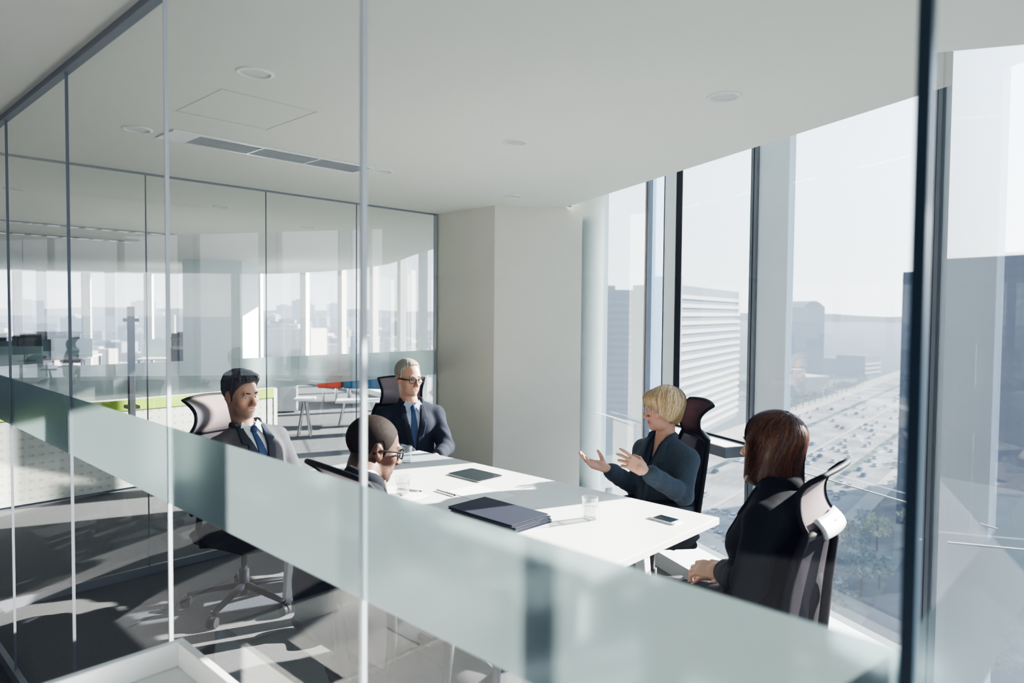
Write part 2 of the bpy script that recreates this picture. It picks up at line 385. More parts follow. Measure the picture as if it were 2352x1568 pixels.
for (u0,u1,v0,lab) in ((-.5,3.1,8.15,'long slotted air diffuser in the open office ceiling, nearer one'),(-1.5,3.0,9.4,'long slotted air diffuser in the open office ceiling, farther one')):
    e=empty('slot_diffuser',UV((u0+u1)/2,v0,CEIL),label=lab,cat='air diffuser'); Tv=Matrix.Translation(-e.location)@UVM
    MB().box((u0,v0-.08,CEIL-.006),(u1,v0+.08,CEIL-.001)).build('backing',M['vent'],e,T=Tv)
    mb=MB(); k=u0
    while k<u1: mb.box((k,v0-.06,CEIL-.012),(k+.10,v0+.06,CEIL-.006)); k+=.16
    mb.build('louvre',M['white'],e,T=Tv)
# ------------------------------------------------------------------ white counter outside the glass (bottom left corner)
D=empty('counter_unit',UV(.45,1.5,0),label='white counter unit with raised rim against the near side of the glass wall',cat='counter'); Tv=Matrix.Translation(-D.location)@UVM
MB().box((.02,1.27,0),(.672,1.728,.80)).build('body',M['whitep'],D,T=Tv)
mb=MB()
for a,b,c_,d in ((.02,.672,1.708,1.728),(.652,.672,1.27,1.708),(.02,.652,1.27,1.285),(.02,.035,1.285,1.708)): mb.box((a,c_,.80),(b,d,.86))
mb.build('rim',M['white'],D,T=Tv,bevel=.003)
MB().box((.30,1.32,.80),(.60,1.52,.803)).build('paper_sheet',M['paper'],D,T=Tv)
# ------------------------------------------------------------------ meeting table
T_=empty('meeting_table',UV(2.41,2.5,0),label='long white rectangular meeting table with splayed white legs in the sun',cat='table'); Tv=Matrix.Translation(-T_.location)@UVM
MB().box((1.90,1.447,.708),(2.918,3.58,.74)).build('tabletop',M['white'],T_,T=Tv,bevel=.003)
MB().box((2.0,1.6,.66),(2.82,3.43,.708)).build('apron_frame',M['whitep'],T_,T=Tv)
for u,v,du,dv in ((1.98,1.56,-.04,-.02),(2.80,1.80,.04,-.06),(1.98,3.50,-.04,.04),(2.80,3.50,.04,.04)):
    mb=MB(); b=0
    top=[(u-.03,v-.03),(u+.03,v-.03),(u+.03,v+.03),(u-.03,v+.03)]; bot=[(x[0]+du-(x[0]-u)*.35,x[1]+dv-(x[1]-v)*.35) for x in top]
    mb.v=[(p[0],p[1],0) for p in bot]+[(p[0],p[1],.70) for p in top]; mb.f=[(3,2,1,0),(4,5,6,7),(0,1,5,4),(1,2,6,5),(2,3,7,6),(3,0,4,7)]
    mb.build('leg',M['white'],T_,T=Tv,bevel=.004)
TZ=.7405
# things on the table
def rbox(name,m,w,l,h,parent,z=0,r=.008,bev=.0015,dx=0,dy=0):
    pts=[]
    for cx,cy,a0 in ((w/2-r,l/2-r,0),(-w/2+r,l/2-r,90),(-w/2+r,-l/2+r,180),(w/2-r,-l/2+r,270)):
        for k in range(6): a=R(a0+k*18); pts.append((cx+dx+r*math.cos(a),cy+dy+r*math.sin(a)))
    return MB().prism(pts,z,z+h).build(name,m,parent,bevel=bev)
tab=empty('tablet',UV(2.685,2.80,TZ),th+R(-90)+R(90)-R(0),label='tablet computer with dark screen and pale metal rim on the white table',cat='tablet')
tab.rotation_euler.z=math.atan2(D2.y,D2.x)
rbox('tablet_body',M['chrome'],.19,.26,.008,tab,r=.014); rbox('tablet_screen',M['screen'],.184,.254,.0012,tab,z=.008,r=.012,bev=0)
ph=empty('smartphone',UV(2.706,1.60,TZ),math.atan2(D2.y,D2.x)-R(4),label='white smartphone with black screen near the corner of the table',cat='phone')
rbox('phone_body',M['white'],.072,.138,.008,ph,r=.012); rbox('phone_screen',M['screen'],.064,.098,.0009,ph,z=.008,r=.002,bev=0,dy=-.003)
for k,(du,dv,rot,lab) in enumerate(((.012,-.014,-1.5,'dark navy folder lying at the bottom of the stack of three'),(.008,-.008,1.0,'dark navy folder in the middle of the stack of three'),(0,0,0,'dark navy folder lying on top of the stack of three'))):
    e=empty('folder',UV(2.205+du,2.155+dv,TZ+.012*k),math.atan2(D2.y,D2.x)+R(rot),label=lab,cat='folder',group='dark folders on the table')
    rbox('back_cover',M['folder'],.235,.40,.003,e,r=.004,bev=0); rbox('page_block',M['folder'],.225,.392,.005,e,z=.003,r=.002,bev=0); rbox('front_cover',M['folder'],.235,.40,.003,e,z=.008,r=.004,bev=0)
for k,(u,v,rot,lab) in enumerate(((2.12,2.80,4,'white sheet of paper beside the folders at the bald man\'s elbow'),(2.44,2.50,-3,'white sheet of paper between the tablet and the folders'))):
    e=rbox('paper_sheet',M['paper'],.21,.297,.0015,None,r=.001,bev=0); e.location=UV(u,v,TZ); e.rotation_euler.z=math.atan2(D2.y,D2.x)+R(rot); tag(e,lab,'paper')
for (a,b,lab) in (((2.318,2.70,.746),(2.312,2.56,.746),'thin grey pen lying on the white table next to the folders'),((2.19,2.86,.7465),(2.24,2.74,.7465),'thin grey pen lying on the paper by the bald man')):
    mid=(UV(*a)+UV(*b))/2; e=empty('pen',mid,label=lab,cat='pen')
    MB().tube([UV(*a)-mid,UV(*b)-mid],.004,8).build('barrel',M['alu'],e,smooth=True)
    q=(UV(*b)-UV(*a)).normalized(); MB().tube([UV(*b)-mid,UV(*b)-mid+q*.012],[.004,.001],8).build('tip',M['black'],e)
g0=None
for (px,py,lab) in ((1355,1191,'water tumbler standing near the middle of the table in front of the blonde woman'),(933,1061,'water tumbler behind the glasses of the bald man at the far end of the table'),(925,1136,'water tumbler on the table right by the bald man\'s chin')):
    q=P(px,py,TZ)
    if g0 is None:
        g0=empty('tumbler',q)
        MB().lathe([(.0005,.0),(.030,.0),(.0325,.004),(.038,.098),(.0365,.0985),(.031,.012),(.0005,.010)],28).build('glass_body',M['tumbler'],g0,smooth=True)
        MB().lathe([(.0005,.0105),(.0305,.0125),(.0335,.055),(.0005,.055)],28).build('water',M['water'],g0,smooth=True)
        o=g0
    else: o=copy_tree(g0)
    o.location=q; tag(o,lab,'glass','water tumblers on the table')
# ------------------------------------------------------------------ office chairs
def chair():
    e=empty('office_chair')
    # seat, local +y is forward
    def seat(u,v):
        a=2*math.pi*u; r=v
        x=math.copysign(abs(math.cos(a))**.6,math.cos(a))*.245*r; y=math.copysign(abs(math.sin(a))**.6,math.sin(a))*.24*r
        return (x,y+.02,.455-.018*(1-abs(r)**3)*0-.05*r**6-(.03*max(0,(y-.15)/.1)))
    mb=MB(); mb.grid(lambda u,v:seat(u,v),32,8); mb.build('seat',M['blackfab'],e,smooth=True,solid=.05)
    MB().box((-.19,-.2,.36),(.19,.2,.405)).build('seat_pan',M['black'],e,bevel=.02)
    W_=lambda z:.225-.06*((z-.78)/.22)**2*(1 if z>.78 else .5)
    yb=lambda z:-.235-.05*math.sin((z-.52)/.46*math.pi*.9)*.0-.03*((z-.62)/.36)+.03*math.cos((z-.62)/.3)
    def back(u,v):
        z=.53+.43*v; x=(u-.5)*2*W_(z); return (x,yb(z)+.028*(x/.22)**2-.012,z)
    MB().grid(back,14,14).build('backrest',M['meshb'],e,smooth=True,solid=.004)
    loop=[back(0,k/10) for k in range(11)]+[back(k/8,1) for k in range(1,9)]+[back(1,1-k/10) for k in range(1,11)]+[back(1-k/8,0) for k in range(1,8)]
    MB().tube(loop,.015,8,closed=True).build('back_frame',M['black'],e,smooth=True)
    MB().tube([(0,-.10,.37),(0,-.22,.40),(0,-.248,.55),(0,-.268,.80),(0,-.283,.93),(0,-.275,.985)],[.03,.028,.024,.022,.020,.016],10,flat=.7).build('spine',M['black'],e,smooth=True)
    # headrest: winged hourglass panel that flares back at the top
    def hr(u,v,off=0):
        z=.960+.205*v; w=.160-.022*math.sin(v*math.pi)+.012*v; x=(u-.5)*2*w
        t_=2*v-1; y=-.222+.022*(x/.17)**2-(.078 if t_>0 else .042)*abs(t_)**2.2
        return (x,y+off,z-.012*(2*u-1)**2*v)
    MB().grid(hr,16,14).build('headrest',M['mesh'],e,smooth=True,solid=.006)
    loop=[hr(0,k/10) for k in range(11)]+[hr(k/10,1) for k in range(1,11)]+[hr(1,1-k/10) for k in range(1,11)]+[hr(1-k/10,0) for k in range(1,10)]
    MB().tube(loop,.0095,8,closed=True).build('headrest_frame',M['black'],e,smooth=True)
    MB().grid(lambda u,v:(lambda q:(q[0],q[1]-.020-.012*math.sin(v*math.pi),q[2]))(hr(.14+.72*u,-.06+.26*v)),14,5).build('headrest_clip',M['clip'],e,smooth=True,solid=.012)
    for s in (-1,1):
        a=MB().tube([(s*.17,-.03,.38),(s*.255,-.03,.40),(s*.275,-.03,.50),(s*.275,-.01,.635)],.016,8).build('armrest',M['black'],e,smooth=True)
        MB().box((s*.275-.038,-.12,.635),(s*.275+.038,.13,.66)).build('arm_pad',M['black'],a,bevel=.01)
    MB().lathe([(.035,.36),(.035,.34),(.016,.33),(.016,.20),(.028,.20),(.028,.06),(0.001,.06)],16).build('gas_column',M['black'],e,smooth=True)
    for k in range(5):
        a=R(72*k+18); c_,s_=math.cos(a),math.sin(a)
        l=MB().tube([(0,0,.11),(c_*.15,s_*.15,.095),(c_*.30,s_*.30,.07)],[.032,.024,.017],8,flat=.6).build('base_arm',M['black'],e,smooth=True)
        mb=MB(); 
        for o_ in (-.014,.014): mb.tube([(c_*.31-s_*(o_-.009),s_*.31+c_*(o_-.009),.028),(c_*.31-s_*(o_+.009),s_*.31+c_*(o_+.009),.028)],.0275,14)
        mb.build('caster',M['black'],l,smooth=False)
    return e
CH=chair()
chairs=[CH]
def place(o,x,y,a,lab,grp=None):
    o.location=(x,y,0); o.rotation_euler=(0,0,R(a-90)); tag(o,lab,'chair',grp); return o
g='office chairs round the meeting table'
# ------------------------------------------------------------------ sparse SDF mesher
def smin(a,b,k):
    if k<=0: return np.minimum(a,b)
    h=np.clip(.5+.5*(b-a)/k,0,1); return b*(1-h)+a*h-k*h*(1-h)
def smax(a,b,k): return -smin(-a,-b,k)
def V3(*a): return np.array(a,dtype=np.float32)
def ell(c,r,k=.01,mode='a',rot=None): return ('ell',np.array(c,np.float32),np.array(r,np.float32),k,mode,rot)
def cap(a,b,ra,rb=None,k=.01,mode='a'): return ('cap',np.array(a,np.float32),np.array(b,np.float32),ra,ra if rb is None else rb,k,mode)
def boxp(c,h,r=.0,k=.01,mode='a',rot=None): return ('box',np.array(c,np.float32),np.array(h,np.float32),r,k,mode,rot)
def both(f,*a,**k):
    out=[]
    for s in (-1,1):
        b=[]
        for q in a:
            b.append((q[0]*s,q[1],q[2]) if isinstance(q,tuple) and q is not None and len(q)==3 else q)
        out.append(f(*b,**k))
    return out
def ellb(c,r,**k): return [ell((s*c[0],c[1],c[2]),r,**k) for s in (-1,1)]
def capb(a,b,ra,rb=None,**k): return [cap((s*a[0],a[1],a[2]),(s*b[0],b[1],b[2]),ra,rb,**k) for s in (-1,1)]
def prim(p,X):
    t=p[0]
    if t=='ell':
        q=X-p[1]
        if p[5] is not None: q=q@p[5]
        k0=np.sqrt(((q/p[2])**2).sum(1))+1e-9; k1=np.sqrt(((q/(p[2]**2))**2).sum(1))+1e-9
        return k0*(k0-1)/k1,p[3],p[4]
    if t=='cap':
        ba=p[2]-p[1]; q=X-p[1]; h=np.clip((q@ba)/max(float(ba@ba),1e-12),0,1)
        return np.sqrt(((q-h[:,None]*ba)**2).sum(1))-(p[3]+h*(p[4]-p[3])),p[5],p[6]
    if t=='box':
        q=X-p[1]
        if p[6] is not None: q=q@p[6]
        q=np.abs(q)-p[2]+p[3]
        return np.sqrt((np.maximum(q,0)**2).sum(1))+np.minimum(q.max(1),0)-p[3],p[4],p[5]
def poly2(P_,x,y):
    n=len(P_); d=np.full(x.shape,1e9,np.float32); s=np.ones(x.shape,np.float32)
    for i in range(n):
        ax,ay=P_[i];bx,by=P_[(i+1)%n]; ex,ey=bx-ax,by-ay; wx,wy=x-ax,y-ay
        t=np.clip((wx*ex+wy*ey)/(ex*ex+ey*ey),0,1); d=np.minimum(d,(wx-ex*t)**2+(wy-ey*t)**2)
        c1=(y>=ay);c2=(y<by);c3=(ex*wy>ey*wx); s=np.where((c1&c2&c3)|(~c1&~c2&~c3),-s,s)
    return s*np.sqrt(d)
def ev(ops,X,infl=0.,d0=None):
    d=np.full(len(X),1e3,np.float32) if d0 is None else d0
    for p in ops:
        if p[0]=='grp':       # ('grp',origin,R,radius,ops,k[,disp])
            q=X-p[1]; r=np.sqrt((q**2).sum(1)); m=r<p[3]
            if m.any():
                sub=ev(p[4],q[m]@p[2],infl if len(p)<7 or p[6] is None else p[6]); 
                dd=d[m]; d[m]=smin(dd,sub,p[5])
            mm=~m; d[mm]=np.minimum(d[mm],r[mm]-p[3]+.03)
            continue
        if callable(p): d=p(X,d); continue
        v,k,mode=prim(p,X)
        if mode=='a': d=smin(d,v-infl,k)
        elif mode=='s': d=smax(d,-v,k)
        elif mode=='i': d=smax(d,v,k)
    return d
CORN=np.stack(np.meshgrid(range(7),range(7),range(7),indexing='ij'),-1).reshape(-1,3)
def polygonize(fn,lo,hi,h):
    lo=np.array(lo,np.float32);hi=np.array(hi,np.float32); H=6*h
    n=np.ceil((hi-lo)/H).astype(int)+1
    G=np.stack(np.meshgrid(*[np.arange(k) for k in n],indexing='ij'),-1).reshape(-1,3)
    c=lo+(G+.5)*H; d=np.concatenate([fn(c[i:i+200000].astype(np.float32)) for i in range(0,len(c),200000)])
    B=G[np.abs(d)<H*1.15]
    Xs=(lo+(B[:,None,:]*6+CORN[None])*h).reshape(-1,3).astype(np.float32)
    D=np.concatenate([fn(Xs[i:i+300000]) for i in range(0,len(Xs),300000)]).reshape(-1,7,7,7)
    neg=D<0
    cells=np.stack([neg[:,a:a+6,b:b+6,c_:c_+6] for a in (0,1) for b in (0,1) for c_ in (0,1)],-1)
    cnt=cells.sum(-1); act=(cnt>0)&(cnt<8)
    bi,ci,cj,ck=np.nonzero(act)
    gi=B[bi]*6+np.stack([ci,cj,ck],-1)
    pos=np.zeros((len(bi),3));num=np.zeros(len(bi))
    offs=[(0,0,0),(1,0,0),(0,1,0),(1,1,0),(0,0,1),(1,0,1),(0,1,1),(1,1,1)]
    dv=[D[bi,ci+o[0],cj+o[1],ck+o[2]] for o in offs]
    for a,b in ((0,1),(2,3),(4,5),(6,7),(0,2),(1,3),(4,6),(5,7),(0,4),(1,5),(2,6),(3,7)):
        m=(dv[a]<0)!=(dv[b]<0); t=dv[a]/np.where(m,dv[a]-dv[b],1)
        oa=np.array(offs[a],float);ob=np.array(offs[b],float)
        pos+=np.where(m[:,None],oa+t[:,None]*(ob-oa),0);num+=m
    verts=lo+(gi+pos/np.maximum(num,1)[:,None])*h
    S=np.array([n[0]*6+8,n[1]*6+8,n[2]*6+8],np.int64)
    key=lambda g:((g[:,0]+1)*S[1]+(g[:,1]+1))*S[2]+(g[:,2]+1)
    kk=key(gi.astype(np.int64)); order=np.argsort(kk); ks=kk[order]
    def find(g):
        q=key(g); i=np.clip(np.searchsorted(ks,q),0,len(ks)-1); return np.where(ks[i]==q,order[i],-1)
    faces=[]
    for ax,o1,o2,ob in ((0,(0,1,0),(0,0,1),1),(1,(0,0,1),(1,0,0),2),(2,(1,0,0),(0,1,0),4)):
        m=(dv[0]<0)!=(dv[ob]<0); g=gi[m].astype(np.int64); sgn=dv[0][m]<0
        o1=np.array(o1);o2=np.array(o2)
        a=find(g);b=find(g-o1);c2=find(g-o1-o2);d2=find(g-o2)
        ok=(a>=0)&(b>=0)&(c2>=0)&(d2>=0)
        q=np.stack([a,b,c2,d2],-1)[ok]; s_=sgn[ok]
        q[s_]=q[s_][:,::-1]; faces.append(q[:,::-1])
    return verts.astype(np.float32),np.concatenate(faces)
def sdf_obj(name,fn,lo,hi,h,m,parent=None,colfn=None,smooth_it=1):
    v,f=polygonize(fn,lo,hi,h)
    me=bpy.data.meshes.new(name)
    me.vertices.add(len(v)); me.vertices.foreach_set('co',v.ravel())
    me.loops.add(len(f)*4); me.loops.foreach_set('vertex_index',f.ravel().astype(np.int32))
    me.polygons.add(len(f)); me.polygons.foreach_set('loop_start',np.arange(0,len(f)*4,4,dtype=np.int32)); me.polygons.foreach_set('use_smooth',np.ones(len(f),bool))
    me.update(calc_edges=True); me.validate()
    me.materials.append(m)
    if colfn is not None:
        ca=me.color_attributes.new('Col','FLOAT_COLOR','POINT'); co3=np.zeros(len(me.vertices)*3,np.float32); me.vertices.foreach_get('co',co3)
        c_=colfn(co3.reshape(-1,3)); ca.data.foreach_set('color',np.concatenate([c_,np.ones((len(c_),1))],1).astype(np.float32).ravel())
    o=bpy.data.objects.new(name,me); COL.objects.link(o)
    if parent is not None: o.parent=parent
    return o
def Rm(yaw=0,pitch=0,roll=0):
    """columns = local x (right), y (forward), z (up); yaw = facing angle in the ground plane (0 = +X), pitch>0 looks up, roll>0 leans to the person's right"""
    a=R(yaw-90)
    m=Matrix.Rotation(a,3,'Z')@Matrix.Rotation(R(pitch),3,'X')@Matrix.Rotation(R(roll),3,'Y')
    return np.array(m,dtype=np.float32)
# ------------------------------------------------------------------ people
def wob(X,f=18.,seed=1,n=6,aniso=(1,1,1)):
    rs=np.random.RandomState(seed); out=np.zeros(len(X),np.float32); Y=X*np.array(aniso,np.float32)
    for i in range(n):
        k=rs.normal(size=3); k/=np.linalg.norm(k); ff=f*(.6+.9*rs.rand()); ph=rs.rand()*6.28
        out+=np.sin(Y@(k*ff).astype(np.float32)+ph+1.3*np.sin(Y@(np.roll(k,1)*ff*.6).astype(np.float32)))
    return out/n
def head_ops(male=True,fat=0.):
    o=[ell((0,-.012,.035),(.074,.094,.082)),
       ell((0,.018,-.02),(.0635+fat*.5,.070,.096),k=.03),
       ell((0,.026,-.074),(.050+fat,.056,.040),k=.025),
       ell((0,.066,-.100),(.021,.019,.017) if male else (.017,.016,.015),k=.02)]
    o+=[cap((-.034,.078,.019),(.034,.078,.019),.0105 if male else .007,k=.014)]
    o+=ellb((.045,.056,-.022),(.022,.022,.020),k=.02)
    o+=ellb((.031,.094,-.001),(.016,.012,.0095),k=.010,mode='s')
    o+=[cap((0,.083,.010),(0,.106,-.030),.0065,.0095,k=.010),ell((0,.109,-.035),(.0115,.0115,.010),k=.006)]
    o+=ellb((.0125,.098,-.038),(.0075,.010,.0075),k=.006)
    o+=capb((.010,.084,-.045),(.026,.074,-.068),.006,.005,k=.012) if male else []
    o+=[cap((-.020,.0815,-.0625),(.020,.0815,-.0625),.0055,k=.005),cap((-.0,.0850,-.0625),(.0,.0850,-.0625),.0062,k=.006),
        cap((-.016,.0815,-.0730),(.016,.0815,-.0730),.0064,k=.006),cap((-.024,.0885,-.0675),(.024,.0885,-.0675),.0022,k=.002,mode='s')]
    o+=capb((.020,.0815,.0075),(.043,.0745,.0065),.0036,k=.003)+capb((.021,.0805,-.0085),(.042,.074,-.0085),.003,k=.004)
    e1=np.array(Matrix.Rotation(R(18),3,'X'),np.float32)
    for s in (-1,1):
        o+=[ell((s*.0765,-.006,-.008),(.0075,.0175,.031),k=.005,rot=e1),ell((s*.084,.0,-.004),(.0055,.0095,.018),k=.004,mode='s',rot=e1)]
    return o
def hand_ops(t,curl=(20,25,15),spread=6,thumb=None,fc=None):
    o=[boxp((0,.045,0),(.037,.045,.012),r=.012,k=.01),ell((t*.018,.03,-.008),(.018,.032,.014),k=.012),cap((0,-.022,0),(0,.015,0),.024,.025,k=.015)]
    xs=(.029,.0095,-.0095,-.028);ln=(.074,.083,.077,.060);ys=(.086,.090,.087,.079)
    for i in range(4):
        c_=fc[i] if fc else curl; a=R(spread)*(1.5-i)*t; p=np.array((t*xs[i],ys[i],0.)); seg=(ln[i]*.48,ln[i]*.29,ln[i]*.23); b=0
        q0=p-np.array((0,.03,0)); o.append(cap(q0,p,.0095,.0092,k=.004))
        for j in range(3):
            b+=R(c_[j]); d=np.array((math.sin(a)*math.cos(b),math.cos(a)*math.cos(b),-math.sin(b))); q=p+d*seg[j]
            o.append(cap(p,q,(.0090,.0083,.0076)[j],(.0083,.0076,.0066)[j],k=.0015)); p=q
    th_=thumb or ((.026,.010,-.008),(.052,.038,-.018),(.060,.072,-.022))
    T3=[np.array((t*q[0],q[1],q[2])) for q in th_]
    o.append(cap(T3[0],T3[1],.0135,.0115,k=.008)); o.append(cap(T3[1],T3[2],.0108,.0085,k=.003))
    return o
def hand_frame(y,z):
    y=np.array(y,float);y/=np.linalg.norm(y);z=np.array(z,float);z-=y*(z@y);z/=np.linalg.norm(z);x=np.cross(y,z)
    return np.stack([x,y,z],1).astype(np.float32)
SKIN={}
def skinmat(n,c): SKIN[n]=c; return pbr('skin_'+n,c,.48,attr=True,sss=.06,bump=(300,.15,.001))
def rough_cloth(n,c,**k): return pbr(n,c,.9,sheen=0,spec=.2,bump=(420,.5,.0015),noise=(160,.14),**k)
class Person:
    def __init__(s,label,root,sk,H,Rh,Nk,C,hip,male=True,width=1.0,arms=None,knees=None,feet=None,head=None,neck_r=.054,hs=1.0,bust=0,hands=None,tilt_hip=0):
        s.root=np.array(root,np.float32); s.e=empty('person',tuple(root),label=label,cat='person')
        r=lambda p:(np.array(p,np.float32)-s.root)
        s.H,s.Rh,s.N,s.C,s.hip=r(H),Rh,r(Nk),C,r(hip); s.male=male; s.w=width; s.hs=hs
        s.cw=lambda p:(C@np.array(p,np.float32))+s.N         # chest -> root space
        s.hw=lambda p:(Rh@(np.array(p,np.float32)*hs))+s.H
        s.arms={k:[r(q) for q in v] for k,v in arms.items()}; s.knees=[r(q) for q in knees]; s.feet=[r(q) for q in feet]
        s.hands=hands; s.head=head; s.bust=bust; s.neck_r=neck_r
        w=width
        s.torso_l=[ell((0,-.005,-.17),(.152*w,.104,.185)),]+capb((.04*w,-.015,-.030),(.158*w,-.02,-.078),.045,.056,k=.05)+[ell((0,.01,-.35),(.138*w,.112,.17),k=.06)]+ellb((.065*w,.055,-.15),(.07,.05,.07),k=.04)
        if bust: s.torso_l+=ellb((.070,.085,-.20),(.060,.052+bust,.060),k=.03)
        s.fast=None
    def torso(s,X,infl):
        d=ev(s.torso_l,(X-s.N)@s.C,infl)
        q=s.cw((0,0,-.32))
        d2=ev([cap(q,s.hip,.115,.135,k=.06),ell(s.hip,(.165*s.w,.135,.10),k=.06)],X,infl); return smin(d,d2,.06)
    def arm(s,side,X,infl,upto=1.0):
        sg=-1 if side=='L' else 1
        S=s.cw((sg*.172*s.w,-.015,-.088)); E_,Wr=s.arms[side]
        Wq=E_+(Wr-E_)*upto
        return ev([cap(S,E_,.050 if s.male else .045,.041 if s.male else .037),cap(E_,Wq,.040 if s.male else .036,.026+(1-upto)*.1*0+.003,k=.015)],X,infl)
    def bounds(s,pts,m=.16):
        a=np.array(pts); return a.min(0)-m,a.max(0)+m
    def build_body(s,skin,colfn,h=.0045,ho=None):
        hg=('grp',s.H,s.Rh*1.0,.19*s.hs,s.head,.0,0.)
        groups=[]
        def headfn(X):
            q=((X-s.H)@s.Rh)/s.hs; return ev(s.head,q)*s.hs
        n0=s.hw((0,-.022,-.055)); n1=s.cw((0,-.012,-.02)); J=[]
        hands=[]
        for side in ('L','R'):
            if s.hands and side in s.hands:
                y,z,kw=s.hands[side]; fr_=hand_frame(y,z); hands.append((s.arms[side][1]+np.array(fr_[:,1])*.02,fr_,hand_ops(1 if side=='L' else -1,**kw)))
        def fn(X):
            d=s.torso(X,-.014)
            d=smin(d,ev([cap(n0,n1,s.neck_r,s.neck_r+.008)],X),.02)
            for side in s.arms: d=smin(d,s.arm(side,X,-.012),.01)
            for i in (0,1):
                d=np.minimum(d,ev([cap(s.hip+(s.knees[i]-s.knees[1-i])*.35,s.knees[i],.07,.05),cap(s.knees[i],s.feet[i],.045,.032)],X))
            r=np.sqrt(((X-s.H)**2).sum(1)); m_=r<.2*s.hs
            if m_.any(): d[m_]=smin(d[m_],headfn(X[m_]),.014)
            for o_,fr_,ops in hands:
                q=X-o_; r=np.sqrt((q**2).sum(1)); m_=r<.25
                if m_.any(): d[m_]=smin(d[m_],ev(ops,q[m_]@fr_)*(1 if s.male else 1),.008)
            return d
        pts=[s.H,s.N,s.hip]+s.knees+s.feet+[q for a in s.arms.values() for q in a]+[o_+fr_[:,1]*.15 for o_,fr_,_ in hands]
        lo,hi=s.bounds(pts)
        def cf(P_):
            q=((P_-s.H)@s.Rh)/s.hs; return colfn(q,P_)
        s.body=sdf_obj('body',fn,lo,hi,h,skin,s.e,cf)
        s.headfn=headfn; s.neckops=[cap(n0,n1,s.neck_r,s.neck_r+.008)]
        return s.body
    def eyes(s,iris=(.05,.03,.02),gaze=(0,0)):
        for sg in (-1,1):
            c=np.array((sg*.031,.0715,-.0005)); mb=MB()
            def sph(u,v): a=2*math.pi*u;b=math.pi*v; return tuple(s.hw(c+np.array((math.sin(b)*math.cos(a),math.cos(b),math.sin(b)*math.sin(a)))*.0115))
            mb.grid(sph,20,14); ey=mb.build('eye',EYEW,s.e,smooth=True)
            mb=MB(); g=np.array((gaze[0],1,gaze[1]));g=g/np.linalg.norm(g); ux=np.array((1,0,0.));uz=np.cross(ux,g)
            mb.v=[tuple(s.hw(c+g*.0119))]+[tuple(s.hw(c+g*.0108+(ux*math.cos(a)+uz*math.sin(a))*.0052)) for a in [2*math.pi*k/14 for k in range(14)]]
            mb.f=[(0,1+k,1+(k+1)%14) for k in range(14)]; mb.build('iris',IRIS,ey)
    def brows(s,m,th=.0042,z=.0215):
        for sg in (-1,1):
            pts=[s.hw((sg*.014,.0925,z-.001)),s.hw((sg*.030,.0885,z+.003)),s.hw((sg*.048,.0755,z))]
            MB().tube([Vector(p) for p in pts],[th*.8,th,th*.4],8).build('eyebrow',m,s.e,smooth=True)
    def hair(s,fnl,m,h=.0035,bound=.17,name='hair',low=0.,col=None):
        """fnl: sdf in head space"""
        def fn(X): return fnl(((X-s.H)@s.Rh)/s.hs)*s.hs
        b=bound*s.hs; return sdf_obj(name,fn,s.H-np.array((b,b,b+low)),s.H+b,h,m,s.e,None if col is None else (lambda P_:col(((P_-s.H)@s.Rh)/s.hs)))
    def shell(s,name,m,fn,h=.006,pts=None,mg=.16):
        lo,hi=s.bounds(pts if pts is not None else [s.N,s.hip]+[q for a in s.arms.values() for q in a],mg)
        return sdf_obj(name,fn,lo,hi,h,m,s.e)
    def jacket(s,m,V=None,collar=True,lap=True,infl=.014,cuff=.90,seed=1,h=.006,vneck=None,mcol=None,cuts=True,hem=.0,fold=.0042):
        V=V or [(-.062,.09),(.062,.09),(.060,-.01),(.004,-.34),(-.004,-.34),(-.060,-.01)]
        nk0=s.cw((0,.012,-.05));nk1=s.cw((0,.012,.16)); s.V=V
        hz=float(s.hip[2])-.07
        def base(X,i):
            d=s.torso(X,i)
            aa=[]
            for sd in ('L','R'):
                E_,Wr=s.arms[sd]; ax=(Wr-E_)/np.linalg.norm(Wr-E_); t=(X-E_)@ax.astype(np.float32); r=np.sqrt(((X-E_)**2).sum(1))
                aa.append(s.arm(sd,X,i+.004,cuff)+.0028*np.sin(t*95+4*wob(X,16,seed+2))*np.exp(-(r/.11)**2)+.0016*np.sin(t*70+5*wob(X,12,seed+4)))
            a=np.minimum(aa[0],aa[1]); return smin(d,a,.028)
        def fn(X):
            q=(X-s.N)@s.C
            d=base(X,infl)
            d=d+fold*wob(X,26,seed,aniso=(1,1,.7))+.0018*wob(X,70,seed+5)
            v=np.maximum(poly2(V,q[:,0],q[:,2]),-(q[:,1]-.0))
            d=smax(d,-v,.004)
            d=smax(d,-(prim(cap(nk0,nk1,.068,.075),X)[0]),.006)
            d=smax(d,hz-X[:,2],.01)
            return d
        j=s.shell('jacket',m,fn,h)
        if lap:
            def poly(sg): return [(sg*x,z) for x,z in ((.050,.050),(.078,.020),(.098,-.085),(.073,-.098),(.083,-.118),(.060,-.22),(.012,-.350),(-.004,-.335),(.052,-.03))]
            def fl(X):
                q=(X-s.N)@s.C; d=s.torso(X,infl+.0075)+.6*fold*wob(X,26,seed,aniso=(1,1,.7))
                p=np.minimum(poly2(poly(1),q[:,0],q[:,2]),poly2(poly(-1),q[:,0],q[:,2]))
                d=smax(smax(d,p,.003),-(q[:,1]-.012),.004)
                return smax(d,-(s.torso(X,infl-.012)),.001)
            sdf_obj('lapel',fl,*s.bounds([s.cw((.1,.1,.05)),s.cw((-.1,.15,-.36)),s.cw((0,0,0))],.06),.0045,mcol or m,j)
        if collar:
            pts=[]
            for k in range(-6,7):
                a=R(90+180+k*20); pts.append(Vector(s.cw((.078*math.cos(a),.004+.074*math.sin(a),.030-.045*max(0,math.sin(a))-.0*abs(k)))))
            MB().tube(pts,[.009]+[.013]*11+[.009],10,flat=1.9).build('collar',mcol or m,j,smooth=True)
        return j
